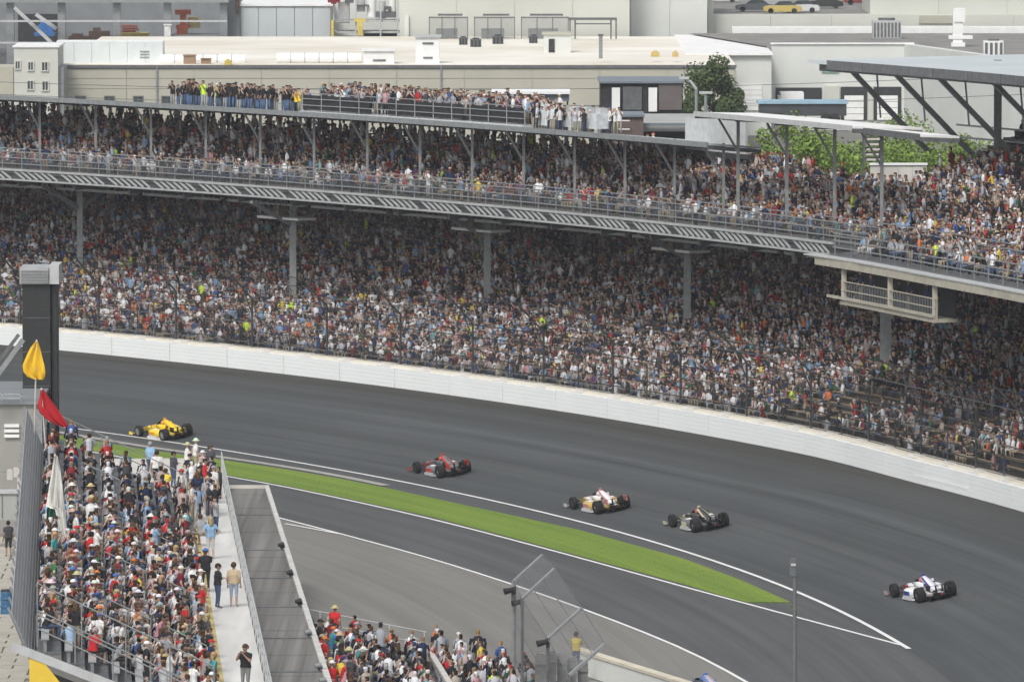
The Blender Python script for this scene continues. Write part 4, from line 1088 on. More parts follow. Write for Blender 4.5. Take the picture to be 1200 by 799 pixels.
tree('dark_tree', 'broad dark green tree between the black unit and the white block', p.x, 560, at_y(832, 64, 560).z, 3.0, 4.0, 15000, (.052, .085, .028), (.085, .125, .040), None, .15, 3)
for i, (px, ty, D, r, lab) in enumerate(((905, 140, 500, 2.8, 'bright green bushy tree leftmost under the white side roof'), (940, 134, 520, 2.8, 'bright green tree below the dark trailer'), (968, 128, 530, 2.8, 'bright green tree rising above the white side roof'), (1000, 142, 498, 2.6, 'bright green tree left of the stair tower'),
                                        (1062, 122, 520, 3.0, 'tallest bright green tree right of the white side roof'), (1092, 132, 510, 3.0, 'bright green tree between two raking struts'), (1052, 146, 495, 2.4, 'low bright green tree in front of the tallest one'), (1125, 144, 515, 2.6, 'bright green tree beside the rear seating block'), (1205, 172, 500, 2.0, 'bright green tree at the right edge under the rear seats'), (922, 146, 505, 2.4, 'bright green tree just right of the leftmost one'), (985, 140, 512, 2.6, 'bright green tree directly left of the stair tower top'), (1035, 138, 505, 2.2, 'bright green tree just right of the stair tower'), (958, 146, 500, 2.2, 'bright green tree in front of the middle of the row'), (1078, 150, 498, 2.2, 'low bright green tree under the second raking strut'), (1108, 155, 500, 2.0, 'low bright green tree under the third raking strut'), (878, 165, 510, 1.8, 'small bright green tree half hidden by the grey hoarding'))):
    q = at_y(px, ty, D); h = q.z
    tree('bright_tree', lab, q.x, D, h, r * 1.25, max(2.2, (h - 1.5) * .5), 9500, (.125, .205, .033), (.20, .285, .048), 'bright trees behind the right of the stand', .15, 20 + i)
# two overhead wires
for i, (y0, y1) in enumerate(((90, 84), (104, 108))):
    w = MB(); P0, P1 = at_y(-60, y0 + 4, 640), at_y(1260, y1, 640)
    for k in range(24):
        a_, b_ = P0.lerp(P1, k / 24), P0.lerp(P1, (k + 1) / 24); s1, s2 = [-4 * (t_ * (1 - t_)) * 1.2 for t_ in (k / 24, (k + 1) / 24)]
        w.tube(a_ + Vector((0, 0, s1)), b_ + Vector((0, 0, s2)), .025, None, 4)
    tag(w.build('overhead_wire', M_steel_d), ('upper thin overhead wire crossing before the buildings', 'lower thin overhead wire crossing before the buildings')[i], 'wire', 'overhead wires')
# ------------------------------------------------------------------ left stand on the infield side, seen from behind its top row
NO = Vector((-8.29, 257.0, 0)); NU = Vector((-.0595, .9982, 0)); NV = Vector((-.9982, -.0595, 0))
NANG = math.atan2(NU.y, NU.x)
def ns(u, v, z): return NO + NU * u + NV * v + Vector((0, 0, z))
WZ = 5.0; NR = 8; RD, RH = .83, .40; V0 = 1.78; ULEN = 83.0
def row_z(k): return WZ + .12 + RH * k
def row_v(k): return V0 + RD * k
NS = thing('grandstand', 'smaller open grandstand at lower left with rows stepping down to a pale walkway', 'grandstand', ns(40, 4, 0))
def nbox(u0, u1, v0, v1, z0, z1, mb=None):
    b = mb or MB(); vs = [ns(u, v, z) for z in (z0, z1) for u, v in ((u0, v0), (u1, v0), (u1, v1), (u0, v1))]
    return b.add(vs, [(3, 2, 1, 0), (4, 5, 6, 7), (0, 1, 5, 4), (1, 2, 6, 5), (2, 3, 7, 6), (3, 0, 4, 7)])
M_walk = mat('pale_walkway', (.74, .73, .69), .36, .06, .8, spec=.6, col2=(.52, .51, .48), stretch=(1.4, .12, 1), detail=8)
for k in range(13): nbox(-8 + k * 8 + .02, k * 8 - .02, .06, V0 - .22, WZ - .2, WZ).build('walkway_slab', M_walk, NS)
nbox(-8, 96, V0 - .215, V0 - .02, WZ - .2, WZ + .03).build('yellow_kerb', mat('worn_yellow_paint', (.52, .42, .17), .8, .2, 1.2), NS)
M_alu = mat('aluminium_plank', (.36, .365, .36), .55, .12, 3, metal=.1)
for k in range(NR):
    z, v = row_z(k), row_v(k)
    nbox(0, ULEN, v, v + RD - .012, z - .09, z).build('foot_tread', M_steel_d, NS)
    nbox(0, ULEN, v - .012, v, z - RH + .002, z - .092).build('riser', M_steel, NS)
    for s in range(5):
        nbox(.25 + s * 16.6, .25 + s * 16.6 + 14.9, v + .42, v + .70, z + .42, z + .46).build('bench', M_alu, NS)
    nbox(.3, .34, v + .5, v + .62, z, z + .42).build('bench_leg', M_steel, NS)
TOPZ = row_z(NR - 1); TOPV = row_v(NR)
# near end of the frame: sloping beam, near-black sheet as under-stand shade, yellow sheet
MB().beam(ns(-.25, TOPV + .9, TOPZ + .28), ns(-.25, .2, WZ - .45), .16, .30).build('end_beam', M_steel_l, NS)
MB().poly([ns(-.06, TOPV, 0), ns(-.06, TOPV, TOPZ - .5), ns(-.06, .2, WZ - .9), ns(-.06, .2, 0)]).build('under_stand_shade', M_dark, NS)
p = [ns(-.3, TOPV + .28, TOPZ - .12), ns(-.3, TOPV - .15, TOPZ - .2), ns(-.3, TOPV - .9, TOPZ - 1.15), ns(-.3, TOPV - 1.3, TOPZ - 3), ns(-.3, TOPV + .28, TOPZ - 3)]
MB().add(p + [x + NU * .05 for x in p], [(0, 1, 2, 3, 4), (9, 8, 7, 6, 5), (0, 5, 6, 1), (1, 6, 7, 2), (2, 7, 8, 3), (3, 8, 9, 4), (4, 9, 5, 0)]).build('yellow_banner', mat('yellow_vinyl', (.72, .50, .05), .5, .06, 2), NS)
for v in (TOPV + .2, TOPV - 2.6, TOPV - 5): MB().tube(ns(.3, v, 0), ns(.3, v, TOPZ - .6 - (TOPV + .2 - v) * .48), .09).build('frame_leg', M_steel, NS)
# sloping handrails across the rows (near end, aisles, far end)
def slope_rail(u, h=1.0, vtop=TOPV, vbot=V0, name='handrail', r=.026, two=True, m=M_steel):
    k = RH / RD
    zt, zb = WZ + .1 + (vtop - V0) * k, WZ + .1 + (vbot - V0) * k
    for hh in ((h, h * .5) if two else (h,)):
        MB().tube(ns(u, vtop, zt + hh), ns(u, vbot, zb + hh), r, None, 8).build(name, m, NS)
    n = max(2, int((vtop - vbot) / 1.25))
    for i in range(n + 1):
        t_ = i / n; v = vtop + (vbot - vtop) * t_; z = zt + (zb - zt) * t_
        MB().tube(ns(u, v, z - .1), ns(u, v, z + h), r, None, 6).build('rail_post', m, NS)
slope_rail(-.12, 1.0); slope_rail(1.6, 1.9, TOPV, V0 + .4)
for u in (16.3, 32.9, 49.5): slope_rail(u - .45, .95, row_v(5), row_v(3), two=False); slope_rail(u - .45, .95, row_v(2.2), row_v(.5), two=False)
slope_rail(66.1, .95, row_v(6), row_v(4), two=False)
slope_rail(ULEN + .3, 1.05, TOPV, V0 + .1)
# walkway rail on the right
for h in (.4, .75, 1.1): MB().tube(ns(-8, .03, WZ + h), ns(96, .03, WZ + h), .03, None, 8).build('handrail', M_steel_l, NS)
for u in np.arange(-7, 96.1, 3.0): MB().tube(ns(u, .03, WZ - .1), ns(u, .03, WZ + 1.12), .035, None, 8).build('rail_post', M_steel_l, NS)
# slatted screen behind the top row
M_slat = mat('grey_slat', (.33, .34, .345), .6, .12, 2)
def lean(u, t_): return ns(u, TOPV + .05 + t_ * .85, TOPZ - .55 + t_ * 2.05)
sl = MB()
for i in range(9):
    t0 = i / 9; a0, a1, b0, b1 = lean(-.2, t0), lean(ULEN, t0), lean(-.2, t0 + .085), lean(ULEN, t0 + .085)
    o_ = NV * .03
    MB().add([a0, a1, b1, b0, a0 + o_, a1 + o_, b1 + o_, b0 + o_], [(0, 1, 2, 3), (7, 6, 5, 4), (0, 4, 5, 1), (3, 2, 6, 7), (0, 3, 7, 4), (1, 5, 6, 2)]).build('screen_slat', M_slat, NS)
for u in np.arange(.2, ULEN + .1, 3.3): MB().beam(lean(u, -.02) + NV * .08, lean(u, 1.04) + NV * .08, .09, .09).build('screen_post', M_steel, NS)
# ---- flags on the back of the stand
M_pole = mat('pale_flag_pole', (.50, .48, .45), .5, .1, 3)
def flag(u, v, pole_h, label, cloth, tilt, strips):
    base = ns(u, v, TOPZ - .5); top = base + NV * tilt + Vector((0, 0, pole_h))
    T = thing('flag', label, 'flag', base, 'flags along the back of the left stand')
    MB().tube(base, top, .045, .03, 8).build('flag_pole', M_pole, T)
    MB().tube(top, top + Vector((0, 0, .1)), .06, .02, 8).build('finial', M_pole, T)
    for nm_, m_, outline in strips:
        # outline: list of (offset right in m, down from pole top in m, left edge, right edge)
        n = 8; rows = []
        for (d, l, r) in outline:
            rows.append([top + Vector((l + (r - l) * i / n, .14 * math.sin(i * 1.9 + d * 2.2) + .05 * math.sin(4 * i + d), -d)) for i in range(n + 1)])
        b = MB(); vs = [p for r in rows for p in r]; nn = n + 1
        b.add(vs, [(k * nn + i, k * nn + i + 1, (k + 1) * nn + i + 1, (k + 1) * nn + i) for k in range(len(rows) - 1) for i in range(n)])
        b.add([p + Vector((0, .02, 0)) for p in vs], [(k * nn + i + 1, k * nn + i, (k + 1) * nn + i, (k + 1) * nn + i + 1) for k in range(len(rows) - 1) for i in range(n)])
        b.build(nm_, m_, T, smooth=True, normals=False)
M_fy = mat('yellow_flag_cloth', (.74, .46, .02), .8, .08, 2); M_fr = mat('red_flag_cloth', (.42, .010, .018), .8, .08, 2)
M_fw = mat('white_flag_cloth', (.66, .66, .62), .8, .08, 2); M_fg = mat('green_flag_cloth', (.010, .085, .045), .8, .1, 2)
def flag_u(px, py, v, z): return 0
flag(80, TOPV + .55, 5.3, 'yellow flag hanging from the tall pole before the black tower', None, -.15,
     [('flag_cloth', M_fy, [(.0, -.08, .06), (.3, -.30, .16), (.7, -.5, .26), (1.1, -.66, .36), (1.4, -.62, .40), (1.62, -.42, .38), (1.75, -.1, .32)])])
flag(72, TOPV - .1, 3.75, 'red flag drooping over the far end of the left stand', None, .25,
     [('flag_cloth', M_fr, [(.0, -.05, .1), (.35, -.1, .36), (.7, -.2, .62), (1.05, -.1, .86), (1.35, .25, 1.05), (1.58, .65, 1.18), (1.68, .95, 1.22)])])
flag(36, TOPV - .75, 4.1, 'white and green flag hanging furled beside the slatted screen', None, .2,
     [('white_field', M_fw, [(.0, -.05, .1), (.6, -.14, .22), (1.3, -.26, .3), (2.0, -.36, .36), (2.15, .0, .38), (2.9, .12, .46), (3.6, .18, .6), (4.2, .24, .68)]), ('green_field', M_fg, [(2.1, -.34, -.01), (2.7, -.36, .10), (3.3, -.36, .16), (3.9, -.32, .2), (4.5, -.26, .2)])])
# ---- black tower and the vent building under it
TW = thing('tower', 'tall black slab tower with silver top behind the yellow flag', 'tower', at_y(46, 612, 382).to_2d().to_3d())
def tbox(name, x0, x1, y0, y1, D, dep, m, par=None): return pb(name, x0, x1, y0, y1, D, dep, m, par or TW)
tbox('front_slab', 26, 60, 333.5, 612, 382, 2.6, M_black); tbox('side_slab', 60.4, 67, 333.5, 612, 382.35, 2.3, M_steel_d if False else mat('black_side', (.032, .034, .036), .6, .2, 2))
tbox('top_cap', 23, 57, 314, 333, 381.8, 2.9, mat('silver_sheet', (.40, .41, .41), .45, .12, 1.2, metal=.3)); tbox('top_cap', 57.6, 69, 311, 333, 381.9, 2.9, M_steel_l)
for k in range(5): tbox('cap_rib', 24, 56.5, 317 + 3.4 * k, 318 + 3.4 * k, 381.72, .06, M_steel)
for y in (372, 412, 452): tbox('panel_joint', 26.2, 59.8, y, y + .8, 381.97, .03, M_steel_d)
VB = thing('plant_building', 'plain grey concrete plant building with white louvres at the left edge', 'building', at_y(20, 610, 374).to_2d().to_3d())
pb('wall', -70, 44, 474, 640, 374, 12, mat('grey_render', (.29, .285, .265), .85, .08, .5), VB)
pb('roof_slab', -70, 45.5, 470.5, 474, 373.8, 12.6, M_grey, VB)
for k in range(3): pb('louvre', 5, 22.5, 497 + k * 6, 500.6 + k * 6, 373.85, .2, M_trim, VB)
for y in (461, 466): pb('handrail', -70, 26, y, y + 1.3, 374.4, .08, M_steel_l, VB)
for x in (-20, 2, 24): pb('rail_post', x, x + 1.2, 461, 470.5, 374.4, .08, M_steel_l, VB)
pb('pilaster', 41, 50, 480, 640, 373.6, .8, M_steel, VB)
pb('bracket_rail', -5, 26, 552, 553.5, 371, .1, M_steel, VB); pb('bracket_rail', -5, 26, 572, 573.5, 371, .1, M_steel, VB)
EC = thing('electrical_cabinet', 'grey metal cabinet standing before the plant building', 'cabinet', at_y(8, 610, 366)); pb('body', -14, 20, 578, 609, 366, 1.2, mat('cabinet_grey', (.34, .35, .335), .6, .06, 1), EC); pb('lid', -15, 21, 576, 578.4, 365.9, 1.4, M_steel_l, EC); pb('door_seam', 2, 2.8, 580, 607, 365.95, .04, M_steel_d, EC)
for i, (x0, x1, y0, y1) in enumerate(((8, 15, 551, 562), (15.5, 23, 549, 559), (20, 30, 558, 577))):
    o = MB(); pxbox(o, x0, x1, y0, y1, 368, .5); pxbox(o, x0 + 1, x1 - 1, y0 - 1, y0, 368.1, .3); tag(o.build('junction_box', M_pale), ('leftmost pale junction box on the wall rails', 'upper pale junction box beside the leftmost one', 'tallest pale junction box next to the slatted screen')[i], 'box', 'junction boxes on the plant building')
# diagonal grey brace at the far left (lighting gantry leg)
GL = thing('brace_frame', 'pale diagonal steel brace at the left edge beside the black tower', 'brace', at_y(0, 470, 372)); MB().beam(at_y(-12, 452, 372.5), at_y(27, 398, 372.5), .25, .25).build('diagonal', M_steel, GL); MB().beam(at_y(-14, 440, 373), at_y(22, 392, 373), .18, .18).build('diagonal', M_steel_d, GL)
# infield paving of pale bricks beside the stand
M_pav = mat('pale_paving_brick', (.42, .40, .345), .85, .10, .8)
rows_ = []
for y in np.arange(288, 376, 4.0):
    rows_.append([(x + (257 - y) * .0595, y, .0) for x in (-60, -40, -30, -24, -19)])
sheet('infield_pavement', rows_, M_pav)
pv = MB(); 
for y in np.arange(300, 372, 1.15):
    for i in range(7):
        x0 = -29.5 + i * 1.5 + (257 - y) * .02 + (.75 if int(y) % 2 else 0)
        pv.box((x0, y, .012), (1.42, 1.06, .02))
tag(pv.build('paving_slabs', M_pav), kind='stuff')
cw = at_z(233, 668, WZ); o = MB(); o.box(cw + Vector((0, 0, .16)), (.75, .42, .3), 0, .2); o.box(cw + Vector((0, 0, .335)), (.79, .46, .05), 0, .2); tag(o.build('cool_box', M_trim), 'white cool box on the walkway beside the front row', 'cool box')
BR = thing('barrel', 'blue plastic barrel with dark lid on the pale paving', 'barrel', at_z(9, 719, 0))
b0_ = at_z(9, 719, 0)
M_blue = mat('blue_barrel_plastic', (.035, .12, .24), .5, .12, 2)
pr = [(0, .31), (.05, .34), (.3, .33), (.33, .355), (.38, .355), (.41, .33), (.66, .33), (.69, .355), (.74, .355), (.77, .33), (1.02, .335), (1.06, .31)]
MB().loft([[b0_ + Vector((r * math.cos(2 * math.pi * i / 16), r * math.sin(2 * math.pi * i / 16), h)) for i in range(16)] for h, r in pr]).build('body', M_blue, BR, smooth=False)
MB().tube(b0_ + Vector((0, 0, 1.062)), b0_ + Vector((0, 0, 1.13)), .33, .31, 16).build('lid', M_black, BR)

# ------------------------------------------------------------------ long grey flat roof beside the walkway
def rf(t_, w, z): # t_ along from near (0) to far (1); w across 0..1
    a = Vector((-9.13, 271.67, z)).lerp(Vector((-13.63, 346.14, z)), t_); b = Vector((-6.74, 271.67, z)).lerp(Vector((-11.52, 346.14, z)), t_)
    return a.lerp(b, w)
RT = thing('walkway_roof', 'long narrow weathered grey roof with white right edge and dark seams between the stands', 'roof', rf(.5, .5, 0))
M_rf = mat('weathered_roof_felt', (.178, .172, .160), .9, .18, 1.9, col2=(.100, .097, .091), stretch=(1.5, .018, 1), detail=7)
cuts = [-.32, -.16, -.02]
for y in (787.5, 748, 711.6, 677.5, 645): cuts.append((at_z(300, y, 5).y - 271.67) / 74.47)
cuts += [.83, 1.0]
cuts = sorted(cuts)
def rslab(t0, t1, w0, w1, z0, z1, mb=None):
    b = mb or MB(); vs = [rf(t_, w, z) for z in (z0, z1) for t_, w in ((t0, w0), (t0, w1), (t1, w1), (t1, w0))]
    return b.add(vs, [(3, 2, 1, 0), (4, 5, 6, 7), (0, 1, 5, 4), (1, 2, 6, 5), (2, 3, 7, 6), (3, 0, 4, 7)])
for i in range(len(cuts) - 1):
    for j in range(4):
        c0, c1 = cuts[i] + (cuts[i + 1] - cuts[i]) * j / 4, cuts[i] + (cuts[i + 1] - cuts[i]) * (j + 1) / 4
        rslab(c0 + .0005, c1 - .0005, .02, .90, 4.85, 5.0 + .012 * ((i + j) % 2)).build('roof_panel', M_rf, RT)
    if 0 < i < len(cuts) - 2 or True: rslab(cuts[i + 1] - .0018, cuts[i + 1] + .0018, .03, .88, 5.003, 5.05).build('seam_bar', M_steel_d, RT)
    m_ = (cuts[i] + cuts[i + 1]) / 2
    rslab(cuts[i] + .001, cuts[i + 1] - .001, .905, 1.0, 4.8, 5.14).build('edge_beam', mat('chalky_white_edge', (.50, .50, .475), .8, .12, 1.5), RT)
rslab(.998, 1.0, .02, 1.0, 4.7, 5.16).build('end_beam', M_pale, RT)
for i, c in enumerate(cuts[2:8]):
    t_ = thing('spotlight', ('spotlight on the grey roof edge nearest the camera', 'second spotlight from the near end of the grey roof', 'third spotlight from the near end of the grey roof', 'fourth spotlight along the white roof edge', 'fifth spotlight along the white roof edge', 'farthest spotlight on the white roof edge')[i], 'spotlight', rf(c, .86, 5.0), 'spotlights along the grey roof')
    p = rf(c, .86, 5.0)
    MB().tube(p, p + Vector((0, 0, .22)), .025).build('stem', M_black, t_)
    mm = M_black if i > 2 else M_steel
    MB().tube(p + Vector((-.15, -.05, .24)), p + Vector((.08, .03, .29)), .08, .11, 10, 0).build('lamp_body', mm, t_)
    MB().tube(p + Vector((.083, .03, .29)), p + Vector((.1, .034, .294)), .10, .10, 10).build('lens', M_steel_l, t_)
    MB().box(p + Vector((.03, .2, .16)), (.2, .16, .14)).build('ballast_box', mm, t_)
for c in cuts[:-1]:
    for w in (.06, .9): MB().tube(rf(c, w, 0), rf(c, w, 4.84), .09).build('post', M_steel, RT)

# ------------------------------------------------------------------ lower middle stand
BO = at_z(366, 716, 4.1); BO = Vector((BO.x, BO.y, 0)); BRT = -NV
BZ0 = 3.05; BRH = .17; BRD = .85; BROWS = 15
def bs(j, t_, z): return BO + BRT * (j * BRD) - NU * t_ + Vector((0, 0, z))      # j rows to the right and down, t metres towards the camera
def b_z(j): return BZ0 - BRH * j
BS = thing('grandstand', 'low middle grandstand at the bottom edge between grey roof and pit fence', 'grandstand', bs(6, 10, 0))
M_tread = mat('dark_tread', (.12, .12, .12), .8, .2, 2)
def bbox(j0, j1, t0, t1, z0, z1):
    vs = [bs(j, t_, z) for z in (z0, z1) for j, t_ in ((j0, t0), (j1, t0), (j1, t1), (j0, t1))]
    return MB().add(vs, [(3, 2, 1, 0), (4, 5, 6, 7), (0, 1, 5, 4), (1, 2, 6, 5), (2, 3, 7, 6), (3, 0, 4, 7)])
for j in range(-2, BROWS):
    z = b_z(j); bbox(j - .49, j + .49, -.4, 46, z - .3, z).build('foot_tread', M_tread, BS)
    for q in range(3): bbox(j - .42, j - .08, .2 + q * 15, 14 + q * 15, z + .40, z + .44).build('bench', M_alu, BS)
for hh in (.55, 1.05): MB().tube(bs(-3, -.5, b_z(-3) + hh), bs(5.6, -.5, b_z(5.6) + hh), .022, None, 6).build('handrail', M_steel_l, BS)
for j in np.arange(-3, 5.7, 1.7): MB().tube(bs(j, -.5, 0), bs(j, -.5, b_z(j) + 1.05), .026, None, 6).build('rail_post', M_steel_l, BS)
pa, pb_ = at_z(500, 757, 2.6), at_z(528, 802, 4.2)
MB().beam(pa, pb_ + (pb_ - pa) * .3, .22, .1).build('aisle_rail', M_pale, BS)
# pit fence with bent arms
PF = thing('catch_fence', 'short grey catch fence with slanting top arms and black lamps near the pit exit', 'fence', at_z(640, 800, 0))
fz = 6.0
AR = [((602, 681), (636, 650)), ((612, 701), (650, 666)), ((642, 748), (682, 712)), ((667, 791), (709, 754))]
M_arm = mat('grey_fence_arm', (.25, .26, .265), .5, .1, 3, metal=.2)
pts = []
for (bx, by), (tx, ty) in AR:
    p = at_z(bx, by, fz); q = at_y(tx, ty, p.y + .55); pts.append((p, q))
    MB().beam(Vector((p.x, p.y, 0)), p, .2 if len(pts) < 2 else .12, .2).build('fence_post', M_arm if len(pts) < 2 else M_steel_d, PF)
    MB().beam(p, q, .17, .10).build('fence_arm', M_arm, PF)
for t_ in (0, .33, .66, 1):
    for i in range(3):
        a_, b_ = pts[i][0].lerp(pts[i][1], t_), pts[i + 1][0].lerp(pts[i + 1][1], t_); MB().tube(a_, b_, .02, None, 6).build('fence_cable', M_steel_d, PF)
for h in (1.5, 3, 4.5):
    for i in range(3): MB().tube(Vector((*pts[i][0].xy, h)), Vector((*pts[i + 1][0].xy, h)), .02, None, 6).build('fence_cable', M_steel_d, PF)
M_net2 = net_mat('pit_fence_mesh', (.17, .17, .165), .30, .7)
nm = MB()
for i in range(3):
    nm.quad(Vector((*pts[i][0].xy, 0)), Vector((*pts[i + 1][0].xy, 0)), pts[i + 1][0], pts[i][0]); nm.quad(pts[i][0], pts[i + 1][0], pts[i + 1][1], pts[i][1])
nm.build('wire_mesh', M_net2, PF, normals=False)
for (px, py, D, w, h) in ((597, 692, pts[0][0].y - .3, .38, .4), (606, 706, pts[0][0].y - .3, .36, .5), (636, 753, pts[2][0].y - .2, .36, .46)):
    c = at_y(px, py, D); b = MB(); b.tube(c + Vector((-.2, -.1, -.02)), c + Vector((.2, .05, .06)), w * .36, w * .26, 12); b.box(c + Vector((.2, .1, .0)), (.14, .14, h * .75)); b.build('lamp', M_black, PF)
# drum-like stacked grey cases behind the fence foot
for i, (x0, x1, y0, y1) in enumerate(((627, 640, 768, 800), (641, 652, 765, 800), (653, 664, 767, 800), (665, 676, 772, 802), (677, 689, 776, 802))):
    o = MB(); D = 290 + .6 * i; pxbox(o, x0, x1, y0, y1 + 20, D, .6); pxbox(o, x0 + 1.5, x1 - 1.5, y0 - 2.2, y0, D + .1, .4); pxbox(o, x0 - .6, x1 + .6, y0 + 9, y0 + 11, D - .06, .7)
    tag(o.build('equipment_case', mat('smoky_grey_case', (.20, .205, .20), .5, .25, 2)), ('leftmost smoky grey equipment case by the fence foot', 'tallest smoky grey equipment case by the fence foot', 'third smoky grey equipment case by the fence foot', 'fourth smoky grey equipment case by the fence foot', 'lowest smoky grey equipment case next to the white wall')[i], 'case', 'equipment cases by the pit fence')
# white pit wall with a cream top
PWL = thing('pit_wall', 'white concrete pit wall with cream coping at the bottom edge', 'wall', at_z(700, 790, 0))
wa, wb = at_z(672, 787, 0), at_z(800, 828, 0)
wd = (wb - wa); wl = wd.length; wd.normalize(); wn_ = Vector((-wd.y, wd.x, 0)); wn_ = wn_ if wn_.y > 0 else -wn_
def wbox(a0, a1, d0, d1, z0, z1, name, m):
    vs = [wa + wd * a + wn_ * d + Vector((0, 0, z)) for z in (z0, z1) for a, d in ((a0, d0), (a1, d0), (a1, d1), (a0, d1))]
    return MB().add(vs, [(3, 2, 1, 0), (4, 5, 6, 7), (0, 1, 5, 4), (1, 2, 6, 5), (2, 3, 7, 6), (3, 0, 4, 7)]).build(name, m, PWL)
n = 5; L_ = wl * 1.6
for i in range(n): wbox(i * L_ / n + .02, (i + 1) * L_ / n - .02, 0, .35, 0, .92, 'wall_section', M_whiteb); 
wbox(-.05, L_ + .05, -.05, .42, .925, 1.05, 'coping', mat('cream_coping', (.56, .52, .42), .8, .1, 1))
# slim mast with a lamp head, right of centre
MS = thing('mast', 'slim grey mast with a small dark lamp head in front of the track', 'mast', Vector((at_z(931, 799, 3).x, at_z(931, 799, 3).y, 0)))
mp_ = at_z(931, 799, 3)
MB().tube((mp_.x, mp_.y, 0), (mp_.x, mp_.y, at_y(929, 676, mp_.y).z), .10, .08, 10).build('pole', mat('dull_grey_mast', (.13, .135, .135), .6, .1, 2), MS)
c = at_y(929, 664, mp_.y); MB().box(c, (.24, .24, .7)).build('lamp_head', M_steel_d, MS); MB().box(c + Vector((.02, -.135, .1)), (.18, .05, .10)).build('lamp_lens', M_steel_l, MS); MB().tube(c + Vector((0, 0, .38)), c + Vector((0, 0, .75)), .035, .02, 6).build('antenna', M_steel_d, MS)
